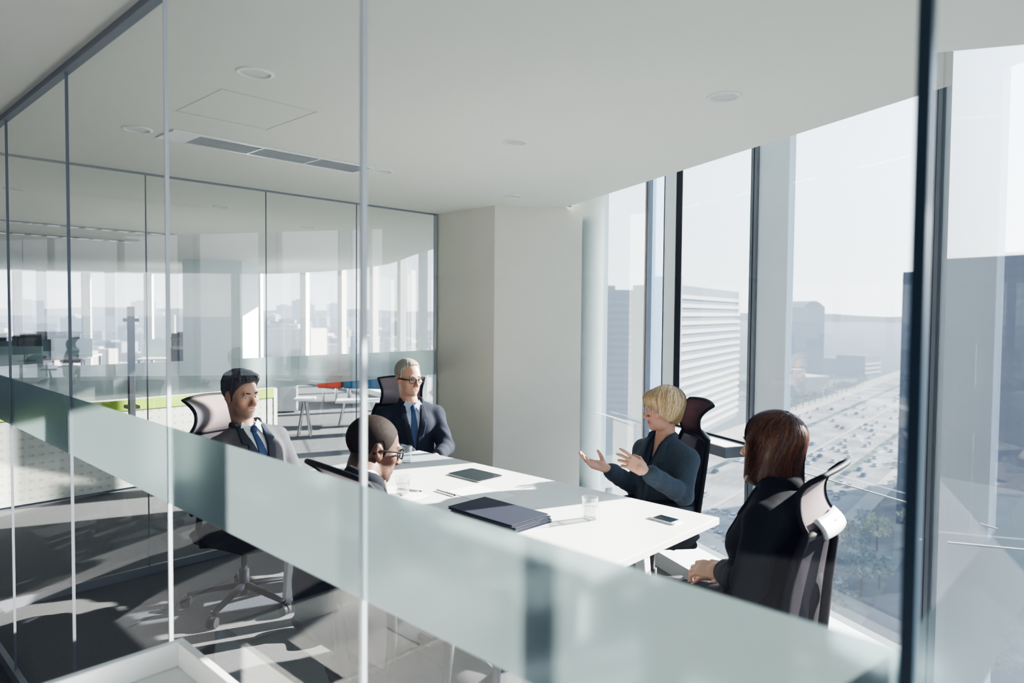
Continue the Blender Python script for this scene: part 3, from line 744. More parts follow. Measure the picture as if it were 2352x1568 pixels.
    def shirt(s,m,tie=None,h=.0045,open_=False,infl=.004,collarm=None):
        nk0=s.cw((0,-.004,-.02));nk1=s.hw((0,-.02,-.075)); nd=(nk1-nk0)/np.linalg.norm(nk1-nk0)
        def fn(X):
            q=(X-s.N)@s.C; d=s.torso(X,infl)
            P_=[(-.085,.03),(.085,.03),(.085,-.06),(.05,-.37),(-.05,-.37),(-.085,-.06)]
            d=np.maximum(np.maximum(d,poly2(P_,q[:,0],q[:,2])),-(q[:,1]+.0))
            c=prim(cap(nk0,nk0+nd*.035,s.neck_r+.014,s.neck_r+.010),X)[0]
            if open_: c=np.maximum(c,-poly2([(0,-.09),(.05,.1),(-.05,.1)],q[:,0],q[:,2])*1.0); 
            t=(X-nk0)@nd; c=np.maximum(c,t-.042)
            d=smin(d,c,.012)
            return d+.0012*wob(X,40,9)
        sh=sdf_obj('shirt',fn,*s.bounds([s.cw((0,0,.05)),s.cw((0,.05,-.37))],.12),h,m,s.e)
        for sg in (-1,1):      # collar leaves
            a=[s.cw((sg*.046,.052,.036)),s.cw((sg*.012,.074,.004)),s.cw((sg*.040,.083,-.048)),s.cw((sg*.064,.058,.006))]
            mb=MB(); mb.quad(*[Vector(p) for p in a]); mb.build('collar_leaf',m,sh,solid=.005)
        if tie:
            P_=[(-.019,.008),(.019,.008),(.013,-.034),(.040,-.33),(0,-.36),(-.040,-.33),(-.013,-.034)]
            def ft(X):
                q=(X-s.N)@s.C; d=s.torso(X,infl+.006)
                kn=prim(ell((0,.079,-.014),(.019,.016,.021)),q)[0]
                d=np.maximum(np.maximum(d,poly2(P_,q[:,0],q[:,2])),-(q[:,1]-.02)); return smin(d,kn,.006)
            sdf_obj('tie',ft,*s.bounds([s.cw((0,.08,.02)),s.cw((0,.1,-.36))],.06),.0045,tie,s.e)
        return sh
    def trousers(s,m,shoes=None,h=.009):
        def fn(X):
            d=ev([ell(s.hip,(.17*s.w,.14,.105))],X,.012)
            for i in (0,1): d=smin(d,ev([cap(s.hip+(s.knees[i]-s.knees[1-i])*.35,s.knees[i],.088,.066),cap(s.knees[i],s.feet[i],.062,.05,k=.02)],X),.02)
            d=smax(d,.075-X[:,2]-0,.01)
            return d+.004*wob(X,22,3)
        t=s.shell('trousers',m,fn,h,[s.hip]+s.knees+s.feet)
        for i in (0,1):
            f=s.feet[i]; dr=(s.knees[i]-s.hip); dr=np.array((dr[0],dr[1],0)); dr/=np.linalg.norm(dr)
            def fs(X):
                a=f*np.array((1,1,0),np.float32)
                d=ev([cap(a-dr*.05+np.array((0,0,.045)),a+dr*.03+np.array((0,0,.045)),.042,.042),cap(a,a+dr*.17+np.array((0,0,.034)),.04,.032,k=.03)],X)
                return smax(d,.004-X[:,2],.004)
            sdf_obj('shoe',fs,f*np.array((1,1,0))-.22,f*np.array((1,1,0))+.26,.008,shoes or M['black'],s.e)
        return t
    def glasses(s,m,lens=None,w=.025,hh=.016,r=.0018,y=.104,z=-.002,rect=True):
        g=empty('glasses',(0,0,0)); g.parent=s.e
        for sg in (-1,1):
            n=20; pts=[]
            for k in range(n):
                a=2*math.pi*k/n; e_=.5 if rect else .9
                x=math.copysign(abs(math.cos(a))**e_,math.cos(a))*w; zz=math.copysign(abs(math.sin(a))**e_,math.sin(a))*hh
                pts.append(Vector(s.hw((sg*.033+x,y-.010*abs((sg*.033+x)/.06)**2,z+zz))))
            MB().tube(pts,r*s.hs,6,closed=True).build('lens_rim',m,g,smooth=True)
            if lens: mb=MB(); mb.v=[tuple(p) for p in pts]; mb.f=[tuple(range(n))]; mb.build('lens',lens,g)
            MB().tube([Vector(s.hw((sg*(.033+w),y-.010,z+hh*.5))),Vector(s.hw((sg*.073,.075,z+.008))),Vector(s.hw((sg*.081,.0,z+.004))),Vector(s.hw((sg*.080,-.025,z-.012)))],r*1.1,6,flat=1.6 if rect else 1).build('temple',m,g,smooth=True)
        MB().tube([Vector(s.hw((-.009,y,z+.003))),Vector(s.hw((.009,y,z+.003)))],r,6).build('bridge',m,g,smooth=True)
EYEW=pbr('eye_white',(.75,.74,.72),.2); IRIS=pbr('dark_iris',(.03,.022,.018),.1)
LENS=glass('spectacle_lens',(.97,.98,.98),.8)
def skin_cols(base,lip,red,stub=None,stubz=None,scalp=None):
    base,lip,red=[np.array(c) for c in (base,lip,red)]
    def f(q,Pw):
        x,y,z=q[:,0],q[:,1],q[:,2]; c=np.tile(base,(len(q),1))
        g=lambda cx,cy,cz,rx,ry,rz:np.exp(-(((np.abs(x)-cx)/rx)**2+((y-cy)/ry)**2+((z-cz)/rz)**2))[:,None]
        c=c+(red-base)*np.clip(g(.04,.07,-.03,.025,.04,.02)*.5+g(0,.115,-.035,.014,.02,.014)*.55+g(.08,0,-.01,.012,.03,.035)*.6,0,1)
        if stub is not None:
            mk=np.clip((-.045-z)/.02,0,1)*np.clip((z+.14)/.02,0,1)*np.clip((y-.0)/.03,0,1); mk=mk[:,None]*.45; c=c*(1-mk)+np.array(stub)*mk
        if scalp is not None:
            mk=np.clip((z-.02-.55*np.maximum(y-.02,0)*1.0)/.03,0,1)*np.clip((.065-y)/.02,0,1); mk=np.maximum(mk,np.clip((-.03-y)/.02,0,1)*np.clip((z+.06)/.03,0,1))[:,None]; c=c*(1-mk)+np.array(scalp)*mk
        mk=np.clip(1.6*g(0,.090,-.0675,.021,.012,.0085),0,1); c=c*(1-mk)+lip*mk
        return np.clip(c,0,1)
    return f
def seat_legs(hip,yaw,spread=.12,kl=.43,kz=.53,fwd_=.0):
    f=np.array((math.cos(R(yaw)),math.sin(R(yaw)),0)); r_=np.array((f[1],-f[0],0)); h=np.array(hip)
    kn=[h+f*kl+r_*sg*spread+np.array((0,0,kz-h[2])) for sg in (-1,1)]
    ft=[k+f*fwd_+np.array((0,0,.09-kz)) for k in kn]
    return kn,ft
A3=lambda v:np.array(v,np.float64)
def strands(q,amp,freq,seed=1,tw=0.):
    """combed ridges running down from the crown"""
    a=np.arctan2(q[:,0],-q[:,1]-.02)+tw*q[:,2]; r=np.sqrt(q[:,0]**2+q[:,1]**2)
    rs=np.random.RandomState(seed); o=0
    for i in range(4):
        f=freq*(.5+rs.rand()); o=o+np.sin(a*f+rs.rand()*6+4*np.sin(q[:,2]*(12+10*rs.rand())+rs.rand()*6)*.4)
    return amp*o/4
HP=[(.13,.22),(.100,.078),(.066,.072),(.052,.048),(.043,.030),(.030,.005),(.022,-.030),(.008,-.032),(.006,.010),(-.002,.026),(-.018,.018),(-.026,-.02),(-.032,-.062),(-.18,-.078),(-.18,.22)]
def short_hair(p,T,poly=HP,amp=.002,fr=30,seed=3,edge=.010):
    base=[o for o in p.head if o[0]!='x'][:4]
    def f(q):
        d=ev(base,q); m=np.clip(-poly2(poly,q[:,1],q[:,2])/edge,0,1)
        t=T(q)*m-.006*(1-m)
        return d-t+(strands(q,amp,fr,seed)+.5*amp*wob(q,110,4))*m
    return f
def hair_cols(a,b,fr=60,seed=1,c0=(0,-.03,.11)):
    a=np.array(a);b=np.array(b); rs=np.random.RandomState(seed); K=[(fr*(.4+1.4*rs.rand()),rs.rand()*6.3,10+18*rs.rand(),rs.rand()*6.3) for _ in range(6)]
    def f(q):
        an=np.arctan2(q[:,0]-c0[0],-(q[:,1]-c0[1])); s_=0
        for k,p1_,zf,p2_ in K: s_=s_+np.sin(an*k+p1_+.9*np.sin(q[:,2]*zf+p2_)+.7*np.sin(q[:,1]*zf+p1_))
        m=np.clip(.5+s_/5.,0,1)[:,None]; return a*(1-m)+b*m
    return f
def ribbons(p,parent,fcut,func,m,n,cols,c0=(0,-.02,.02),sweep=.5,zmin=-.08,w=.0016,th_max=150,seed=1,crown=(0,-.35,1.),jit=.003,part=0):
    rs=np.random.RandomState(seed); K=18; c0=np.array(c0); cz=np.array(crown,float); cz/=np.linalg.norm(cz); ex=np.cross((0,1,0),cz); ex/=np.linalg.norm(ex); ey=np.cross(cz,ex)
    a0=rs.rand(n)*2*np.pi; t0=np.radians(rs.rand(n)**.7*70+2); th=t0[:,None]+(np.radians(th_max)-t0[:,None])*np.linspace(0,1,K)[None]
    an=a0[:,None]+sweep*(th-t0[:,None])*np.sin(a0)[:,None]+.05*np.sin(th*5+rs.rand(n)[:,None]*6)
    D=(np.sin(th)*np.cos(an))[...,None]*ex+(np.sin(th)*np.sin(an))[...,None]*ey+np.cos(th)[...,None]*cz
    Df=D.reshape(-1,3); lo=np.full(len(Df),.02);hi=np.full(len(Df),.26)
    for _ in range(14):
        mid=(lo+hi)/2; v=func((c0+Df*mid[:,None]).astype(np.float32)); lo=np.where(v<0,mid,lo); hi=np.where(v<0,hi,mid)
    r=(lo+rs.rand(n)[:,None].repeat(K,1).ravel()*jit-.001); Pp=c0+Df*r[:,None]
    ok=((fcut(Pp.astype(np.float32))-func(Pp.astype(np.float32)))<.0035)&(Pp[:,2]>zmin+.02*rs.rand(n).repeat(K)); ok=ok.reshape(n,K); Pp=Pp.reshape(n,K,3)
    V=[];Fc=[];C=[]; ca,cb=np.array(cols[0]),np.array(cols[1])
    for i in range(n):
        k=0
        while k<K and ok[i,k]: k+=1
        if k<4: continue
        q=Pp[i,:k]; t=np.gradient(q,axis=0); out=q-c0; sd=np.cross(t,out); sd/=np.linalg.norm(sd,axis=1)[:,None]+1e-9; wd=w*(.6+.8*rs.rand())*np.linspace(1,.25,k)[:,None]
        b=len(V); cc=ca+(cb-ca)*rs.rand()**1.2
        for j in range(k): V.append(q[j]-sd[j]*wd[j]); V.append(q[j]+sd[j]*wd[j]); C+=[cc,cc]
        Fc+=[(b+2*j,b+2*j+1,b+2*j+3,b+2*j+2) for j in range(k-1)]
    V=(np.array(V)*p.hs)@p.Rh.T.astype(float)+p.H
    me=bpy.data.meshes.new('hair_strands'); me.from_pydata([tuple(v) for v in V],[],Fc); me.polygons.foreach_set('use_smooth',[True]*len(Fc)); me.materials.append(m)
    at=me.color_attributes.new('Col','FLOAT_COLOR','POINT'); C=np.array(C); at.data.foreach_set('color',np.concatenate([C,np.ones((len(C),1))],1).astype(np.float32).ravel())
    o=bpy.data.objects.new('hair_strands',me); COL.objects.link(o); o.parent=parent; return o
# ---- 1 grey-haired man in a navy suit at the far end
navy=rough_cloth('navy_suit',(.030,.035,.052))
c=skin_cols((.54,.32,.23),(.46,.21,.17),(.66,.29,.21))
H=A3(PD(938,867,4.85)); Nk=A3(PD(944,929,4.90)); hip=A3((Nk[0]-.00,Nk[1]-.02,.58)); hip[0]+=.0
kn,ft=seat_legs(hip,-56,kl=.40,spread=.09)
C=Rm(-70,3,0)
p1=Person('grey-haired man in glasses, navy suit and blue tie at the far table end',(H[0],H[1],0),None,H,Rm(-46,-6,2),Nk,C,hip,
  arms={'L':[A3(PD(1024,1028,4.82)),A3(PD(1006,1046,4.62))],'R':[A3(PD(884,1026,4.80)),A3(PD(950,1044,4.66))]},
  hands={'L':((-.5,-1,-.05),(.1,-.1,1),dict(curl=(25,30,20))),'R':((.6,-1,-.05),(.0,-.1,1),dict(curl=(25,30,20)))},knees=kn,feet=ft,head=head_ops(True,.004),hs=1.03,width=1.06)
p1.build_body(skinmat('fair',(.5,.33,.26)),c)
p1.eyes(gaze=(.1,-.05))
greyh=pbr('grey_hair',(.36,.33,.28),.6,attr=True)
p1.brows(greyh,.003)
HPg=[(.13,.22),(.080,.098),(.050,.085),(.030,.060),(.034,.030),(.024,.005),(.016,-.030),(.006,-.032),(.004,.010),(-.002,.026),(-.018,.018),(-.026,-.02),(-.032,-.062),(-.18,-.078),(-.18,.22)]
f=short_hair(p1,lambda q:.006+.008*np.clip((q[:,2]-.03)/.08,0,1),HPg,.0015)
p1.hair(f,greyh,col=hair_cols((.20,.18,.155),(.46,.43,.38),40)); p1.glasses(M['black'],LENS,w=.0245,hh=.015,r=.0024)
shirtb=pbr('pale_blue_shirt',(.46,.54,.66),.8); shirtw=pbr('white_shirt',(.80,.81,.84),.8)
tieb=pbr('blue_tie',(.05,.09,.21),.6)
p1.shirt(shirtb,tieb); p1.jacket(navy,seed=3,fold=.0065); p1.trousers(navy)
place(CH,-.775,4.97,-78,'dark high-backed office chair behind the grey-haired man at the far end')
# ---- 2 dark-haired man in a grey suit at the far left corner
grey=rough_cloth('grey_suit',(.17,.155,.155)); greyd=rough_cloth('grey_suit_collar',(.075,.08,.10))
c=skin_cols((.56,.32,.22),(.48,.19,.15),(.68,.28,.19),stub=(.26,.18,.15))
H=A3(PD(553,906,3.86)); Nk=A3(PD(566,984,3.88)); 
hip=A3((Nk[0]+.13,Nk[1]-.05,.58)); kn,ft=seat_legs(hip,-28,kl=.40)
p2=Person('dark-haired smiling man in a light grey suit, white shirt and blue tie',(H[0],H[1],0),None,H,Rm(-30,-6,2),Nk,Rm(-40,16,4),hip,
  arms={'L':[Nk+A3((.24,.12,-.34)),Nk+A3((.42,-.06,-.36))],'R':[Nk+A3((-.12,-.24,-.30)),Nk+A3((.11,-.26,-.37))]},
  hands={'L':((.8,-.6,-.2),(0,0,1),dict(curl=(30,35,20))),'R':((1,.1,-.2),(0,0,1),dict(curl=(30,35,20)))},knees=kn,feet=ft,head=head_ops(True),hs=1.05,width=1.04)
p2.build_body(skinmat('tan',(.46,.28,.21)),c); p2.eyes(gaze=(.15,0))
darkh=pbr('dark_brown_hair',(.028,.022,.020),.45,noise=(90,.5),stretch=(3,3,.6))
p2.brows(darkh,.0042)
MB().tube([Vector(p2.hw((-.020,.0835,-.0655))),Vector(p2.hw((-.010,.0875,-.0675))),Vector(p2.hw((.010,.0875,-.0675))),Vector(p2.hw((.020,.0835,-.0655)))],[.0015,.0034,.0034,.0015],8).build('teeth',EYEW,p2.e,smooth=True)
f=short_hair(p2,lambda q:.006+.015*np.clip((q[:,2]-.035)/.07,0,1)+(.012+.005*wob(q,150,2))*np.clip((q[:,2]-.05)/.05,0,1)*np.clip((q[:,1]-.0)/.06,0,1),HP,.0055,30)
p2.hair(f,darkh)
p2.shirt(shirtw,tieb); p2.jacket(grey,seed=11,mcol=greyd,fold=.006); p2.trousers(greyd)
place(copy_tree(CH),-1.50,3.88,-27,'grey mesh office chair behind the dark-haired man in the light grey suit')
# ---- 3 bald man seen from behind
c=skin_cols((.125,.068,.048),(.16,.08,.07),(.20,.09,.06),scalp=(.024,.019,.018))
H=A3(PD(857,1029,2.63)); Nk=A3(PD(836,1112,2.50))
hip=A3(UV(1.42,2.00,.58)); kn,ft=seat_legs(hip,42,kl=.43)
black_suit=rough_cloth('black_suit',(.022,.024,.032))
p3=Person('bald man with dark-rimmed glasses and dark suit seen from behind at the table',(H[0],H[1],0),None,H,Rm(30,-14,-2),Nk,Rm(38,-20,0),hip,
  arms={'L':[A3(UV(1.50,2.44,.76)),A3(UV(1.74,2.36,.70))],'R':[A3(UV(1.52,1.74,.76)),A3(UV(1.75,1.90,.70))]},
  hands={'L':((.7,.3,-.02),(0,0,1),dict(curl=(15,20,15))),'R':((.5,.9,-.02),(0,0,1),dict(curl=(15,20,15)))},knees=kn,feet=ft,head=head_ops(True,.006),hs=1.05,width=1.05,neck_r=.060)
p3.build_body(skinmat('brown',(.14,.08,.055)),c); p3.eyes(); 
bl=pbr('black_brows',(.015,.012,.01),.6); p3.brows(bl,.0035)
p3.hair(short_hair(p3,lambda q:.0022+0*q[:,0],[(.13,.22),(.112,.082),(.078,.068),(.062,.050),(.056,.034),(.040,.010),(.026,-.024),(.010,-.030),(.006,.010),(-.002,.026),(-.018,.018),(-.026,-.02),(-.032,-.070),(-.18,-.082),(-.18,.22)],0.,40,5,.009),pbr('cropped_black_hair',(.022,.015,.013),.75,spec=.2,noise=(70,.35),bump=(500,.4,.001)),h=.0028)
p3.glasses(M['black'],LENS,w=.0255,hh=.017,r=.0024)
shirtp=pbr('pink_shirt',(.62,.52,.55),.8)
p3.shirt(shirtp,tieb); p3.jacket(black_suit,seed=21,V=[(-.062,.09),(.062,.09),(.060,-.01),(.004,-.34),(-.004,-.34),(-.060,-.01)]); p3.trousers(black_suit)
q=UV(1.49,1.905); place(copy_tree(CH),q.x,q.y,43.25,'office chair behind the bald man, its curved top rim above the frosted band')
# ---- 4 blonde woman talking with both hands raised
c=skin_cols((.62,.36,.27),(.50,.14,.13),(.74,.34,.26))
H=A3(PD(1522,938,3.85)); Nk=A3(PD(1522,1013,3.88)); hip=A3((Nk[0]+.02,Nk[1]+.0,.575)); kn,ft=seat_legs(hip,-165,kl=.40,spread=.08)
tweed=pbr('charcoal_tweed',(.058,.076,.100),.95,sheen=.1,noise=(220,.35),bump=(320,.6,.002),stretch=(.5,.5,2.))
p4=Person('blonde woman in a charcoal jacket talking with both hands raised by the windows',(H[0],H[1],0),None,H,Rm(-166,-4,0),Nk,Rm(-148,-2,0),hip,male=False,
  arms={'L':[A3(PD(1568,1136,3.66)),A3(PD(1486,1084,3.56))],'R':[A3(PD(1462,1122,3.98)),A3(PD(1398,1077,3.80))]},
  hands={'L':((-.86,.05,.50),(.10,-1,.30),dict(fc=[(15,15,10),(30,22,12),(42,25,15),(50,30,15)],spread=6,thumb=((.026,.010,-.008),(.050,.040,-.030),(.050,.070,-.045)))),
         'R':((-.93,-.05,.30),(.10,.35,-.95),dict(fc=[(10,15,10),(14,18,12),(20,22,14),(28,26,16)],spread=7,thumb=((.026,.010,-.008),(.055,.032,-.030),(.062,.060,-.055))))},
  knees=kn,feet=ft,head=head_ops(False,.004),hs=1.0,width=.98,bust=.012,neck_r=.048)
p4.build_body(skinmat('pale',(.56,.36,.29)),c,h=.004); p4.eyes(gaze=(0,0))
blonde=pbr('blonde_hair',(.50,.36,.19),.5,attr=True)
p4.brows(pbr('light_brows',(.25,.17,.10),.6),.0028)
def f0(q):
    d=prim(ell((0,-.022,.034),(.090,.108,.091)),q)[0]
    d=smin(d,prim(ell((0,-.040,-.03),(.083,.070,.075)),q)[0],.03)
    d=smin(d,prim(ell((0,.060,.062),(.064,.043,.036)),q)[0],.03)
    for s_ in (-1,1): d=smin(d,prim(ell((s_*.074,.008,-.005),(.017,.050,.052)),q)[0],.01)
    return d+.0035*wob(q,38,8,aniso=(1,1,.5))
def f(q):
    d=f0(q)
    d=smax(d,-prim(ell((0,.118,-.045),(.066,.062,.078)),q)[0],.006)
    d=smax(d,-prim(ell((0,.085,-.075),(.085,.060,.045)),q)[0],.006)
    return smax(d,-(q[:,2]+.082-.9*(q[:,1]+.02)*(q[:,1]>-.02)),.006)
hb=p4.hair(f,blonde,h=.0035,col=hair_cols((.20,.12,.05),(.50,.36,.20),60,2,c0=(.01,-.045,.1)))
ribbons(p4,hb,f,f0,blonde,3400,((.34,.20,.08),(.95,.76,.50)),zmin=-.090,th_max=135,sweep=.35,jit=.008)
p4.glasses(M['alu'],LENS,w=.023,hh=.014,r=.0009,rect=False)
blouse=pbr('navy_blouse',(.02,.035,.065),.7)
p4.V=[(-.062,.09),(.062,.09),(.060,-.01),(.004,-.22),(-.004,-.22),(-.060,-.01)]
p4.jacket(tweed,V=p4.V,seed=31,h=.0055,fold=.006)
def fn(X):
    q=(X-p4.N)@p4.C; d=p4.torso(X,.005)
    d=np.maximum(np.maximum(d,poly2([(-.085,.03),(.085,.03),(.07,-.30),(-.07,-.30)],q[:,0],q[:,2])),-q[:,1]); return np.maximum(d,-poly2([(-.045,.08),(.045,.08),(0,-.12)],q[:,0],q[:,2]))
sdf_obj('blouse',fn,*p4.bounds([p4.cw((0,0,.05)),p4.cw((0,.05,-.30))],.12),.005,blouse,p4.e)
p4.trousers(black_suit)
er=MB().tube([Vector(p4.hw((-.080+0,.002,-.040))),Vector(p4.hw((-.082,.002,-.056)))],.0022,6).build('earring',M['chrome'],p4.e,smooth=True)
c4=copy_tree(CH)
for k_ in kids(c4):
    if k_.name.split('.')[0]=='headrest': k_.data=k_.data.copy(); k_.data.materials[0]=meshfab('shaded_maroon_mesh',(.13,.075,.085),.06,transl=.15)  # darker copy of the headrest mesh, with its shade put into the colour
place(c4,.815,3.95,-173,'dark office chair with shade-darkened red-brown headrest behind the blonde woman')
# ---- 5 dark-haired woman in black seen from behind at the near end
c=skin_cols((.56,.33,.24),(.42,.2,.18),(.66,.32,.25))
H=A3(PD(1772,1022,2.44)); Nk=A3(PD(1788,1122,2.40)); hip=A3((Nk[0]-.03,Nk[1]+.04,.575)); kn,ft=seat_legs(hip,139,kl=.42,spread=.07)
blk=rough_cloth('black_jacket',(.014,.015,.021))
p5=Person('woman with chestnut shoulder-length hair in a black jacket seen from behind',(H[0],H[1],0),None,H,Rm(134,-3,0),Nk,Rm(138,-2,0),hip,male=False,
  arms={'L':[A3(PD(1716,1340,2.22)),A3(PD(1664,1314,2.46))],'R':[A3(PD(1800,1300,2.72)),A3(PD(1660,1312,2.72))]},
  hands={'L':((-.62,.70,-.10),(-.2,-.5,.9),dict(curl=(25,35,25))),'R':((-.9,-.1,-.12),(.1,.1,1),dict(curl=(25,35,25)))},knees=kn,feet=ft,head=head_ops(False),hs=1.0,width=1.02,bust=.01,neck_r=.048)
p5.build_body(skinmat('light',(.50,.32,.25)),c); p5.eyes(); p5.brows(darkh,.003)
brown=pbr('chestnut_hair',(.050,.020,.010),.36,attr=True,coat=.1)
def f0(q):
    d=prim(ell((0,-.018,.034),(.086,.106,.090)),q)[0]
    d=smin(d,prim(boxp((0,-.028,-.085),(.084,.070,.105),r=.062),q)[0],.04)
    for s_ in (-1,1): d=smin(d,prim(cap((s_*.070,.035,.01),(s_*.078,.040,-.12),.020,.024),q)[0],.02)
    return d+.0035*wob(q,30,8,aniso=(1,1,.3))
def f(q):
    d=f0(q)
    d=smax(d,-prim(ell((0,.120,-.055),(.062,.075,.11)),q)[0],.008)
    d=smax(d,-prim(cap((0,.02,-.09),(0,.02,-.3),.048),q)[0],.01)
    return smax(d,-(q[:,2]+.178-.22*q[:,1]-7*q[:,0]**2),.014)
hb=p5.hair(f,brown,h=.0038,bound=.16,low=.06,col=hair_cols((.010,.007,.007),(.09,.032,.014),60,4))
ribbons(p5,hb,f,f0,brown,4200,((.010,.007,.007),(.27,.092,.030)),c0=(0,-.02,.0),zmin=-.188,th_max=158,sweep=.12,jit=.005,w=.0017,seed=5)
p5.jacket(blk,seed=41,lap=True,h=.0055); 
def fn(X):
    q=(X-p5.N)@p5.C; d=p5.torso(X,.005)
    return np.maximum(np.maximum(d,poly2([(-.085,.03),(.085,.03),(.05,-.37),(-.05,-.37)],q[:,0],q[:,2])),-q[:,1])
sdf_obj('blouse',fn,*p5.bounds([p5.cw((0,0,.05)),p5.cw((0,.05,-.37))],.12),.006,shirtw,p5.e)
p5.trousers(blk)
place(copy_tree(CH),.850,2.45,141,'grey mesh office chair with pale headrest clip behind the woman in black')
PEOPLE=[p1,p2,p3,p4,p5]

# ------------------------------------------------------------------ open-plan office beyond the far glass wall
e=empty('storage_counter',UV(1.4,7.1,0),label='long white perforated counter with lime green top edge behind the far glass wall',cat='counter'); Tv=Matrix.Translation(-e.location)@UVM
m_,nt=mat('perforated_white'); o=N(nt,'ShaderNodeOutputMaterial'); b=N(nt,'ShaderNodeBsdfPrincipled'); L(nt,b.outputs[0],o.inputs[0]); setin(b,{'Roughness':.5})
tc=N(nt,'ShaderNodeTexCoord'); vr=N(nt,'ShaderNodeTexVoronoi'); setin(vr,{'Scale':14.,'Randomness':0.}); mp=N(nt,'ShaderNodeMapping'); mp.inputs['Rotation'].default_value=(0,0,-(th-R(90))-R(46.75)*0+0); L(nt,tc.outputs['Object'],mp.inputs[0])
# flat lattice of little holes on the front face: in-plane coordinate and height only
sx=N(nt,'ShaderNodeSeparateXYZ'); L(nt,tc.outputs['Object'],sx.inputs[0]); dp=N(nt,'ShaderNodeVectorMath',operation='DOT_PRODUCT'); dp.inputs[1].default_value=D2; L(nt,tc.outputs['Object'],dp.inputs[0])
cb=N(nt,'ShaderNodeCombineXYZ'); L(nt,dp.outputs['Value'],cb.inputs[0]); L(nt,sx.outputs[2],cb.inputs[1]); L(nt,cb.outputs[0],vr.inputs['Vector'])
lt=N(nt,'ShaderNodeMath',operation='LESS_THAN'); lt.inputs[1].default_value=.16; L(nt,vr.outputs['Distance'],lt.inputs[0])
mc=N(nt,'ShaderNodeMix',data_type='RGBA'); mc.inputs[6].default_value=(.68,.70,.66,1); mc.inputs[7].default_value=(.46,.48,.46,1); L(nt,lt.outputs[0],mc.inputs[0]); L(nt,mc.outputs[2],b.inputs['Base Color'])
MB().box((-1.0,6.86,.03),(3.62,7.36,.735)).build('perforated_front',m_,e,T=Tv)
MB().box((3.62,6.855,0),(3.66,7.36,.83)).build('end_panel',M['whitep'],e,T=Tv)
MB().box((-1.0,6.85,.735),(3.62,6.87,.83)).build('green_front_edge',M['green'],e,T=Tv); MB().box((-1.0,6.87,.735),(3.62,7.36,.828)).build('countertop',M['whitep'],e,T=Tv)
MB().box((-1.0,6.88,0),(3.62,7.36,.03)).build('plinth',M['darkalu'],e,T=Tv)
e=empty('pedestal_cabinet',PD(658,940,11.4).xy.to_3d(),R(20),label='small white pedestal cabinet standing on the sunlit floor past the counter',cat='cabinet')
MB().box((-.17,-.2,0.02),(.17,.2,.60)).build('body',M['white'],e,bevel=.005); MB().box((-.15,-.21,.42),(.15,-.2,.58)).build('drawer',M['whitep'],e,bevel=.003); MB().box((-.15,-.21,.05),(.15,-.2,.40)).build('drawer',M['whitep'],e,bevel=.003)
# wide pale wall column in the middle of the office
q=P(500,795,CEIL*0); 
e=tag(MB().prism([(-5.60,11.85),(-4.65,12.0),(-4.7,12.9),(-5.7,12.8)],0,CEIL).build('column.001',M['teal']),kind='structure')
def sofa(x,y,rz,m_,lab,wd=.62):
    e=empty('lounge_bench',(x,y,0),rz,label=lab,cat='bench',group='coloured lounge benches')
    MB().box((-wd,-.35,.28),(wd,.35,.46)).build('seat',m_,e,bevel=.03); MB().box((-wd,.25,.46),(wd,.38,.82)).build('backrest',m_,e,bevel=.03)
    for sx_ in (-wd+.1,wd-.1):
        for sy in (-.28,.28): MB().tube([(sx_,sy,0),(sx_,sy,.28)],.018,8).build('leg',M['chrome'],e)
a=PD(776,895,12.6); sofa(a.x-.03,a.y,R(172),M['red'],'red lounge bench on metal legs in the far office',.22)
a=PD(835,895,12.6); sofa(a.x+.25,a.y-.06,R(172),M['blue'],'dark blue lounge bench next to the red one in the far office',.5)
def low_table(x,y,rz,w,l,hh,lab):
    e=empty('side_table',(x,y,0),rz,label=lab,cat='table')
    MB().box((-w/2,-l/2,hh-.025),(w/2,l/2,hh)).build('tabletop',M['white'],e,bevel=.004)
    for sx_ in (-1,1):
        for sy in (-1,1): MB().tube([(sx_*(w/2-.05),sy*(l/2-.05),0),(sx_*(w/2-.12),sy*(l/2-.1),hh-.025)],.014,8).build('leg',M['chrome'],e)
a=P(822,918,.36); low_table(a.x,a.y,R(10),.62,.4,.36,'low white coffee table in front of the coloured benches')
a=P(700,905,.55); low_table(a.x,a.y,R(10),.26,.3,.50,'small white side table with splayed legs beside the white pedestal cabinet')
def desk(x,y,rz,n,lab):
    e=empty('workstation_desk',(x,y,0),rz,label=lab,cat='desk',group='rows of office desks')
    MB().box((-.8*n,-.75,.715),(.8*n,.75,.74)).build('desktop',M['white'],e,bevel=.003)
    MB().box((-.8*n,-.015,.74),(.8*n,.015,1.08)).build('privacy_screen',M['frostb'],e)
    for k in range(n+1):
        for sy in (-.66,.66): MB().box((-.8*n+1.6*k*.985-.02+.03,sy-.02,0),(-.8*n+1.6*k*.985+.05,sy+.02,.715)).build('leg',M['alu'],e)
    return e
def monitor(x,y,rz,lab):
    e=empty('computer_monitor',(x,y,.741),rz,label=lab,cat='monitor',group='monitors on the office desks')
    rbox('base',M['black'],.24,.18,.012,e,r=.03); MB().box((-.03,.0,.012),(.03,.02,.20)).build('stand',M['black'],e); MB().box((-.27,-.02,.12),(.27,.0,.46)).build('screen',M['black'],e,bevel=.006)
dk=[(-8.6,10.0,18,2,'white desk row closest to the tall door handle'),(-9.6,12.9,18,2,'white desk row in front of the curved windows at the far left'),(-6.3,13.6,18,1,'white desk beside the wide pale office column'),(-11.6,9.0,18,1,'white desk at the far left edge of the office')]
ci_=0
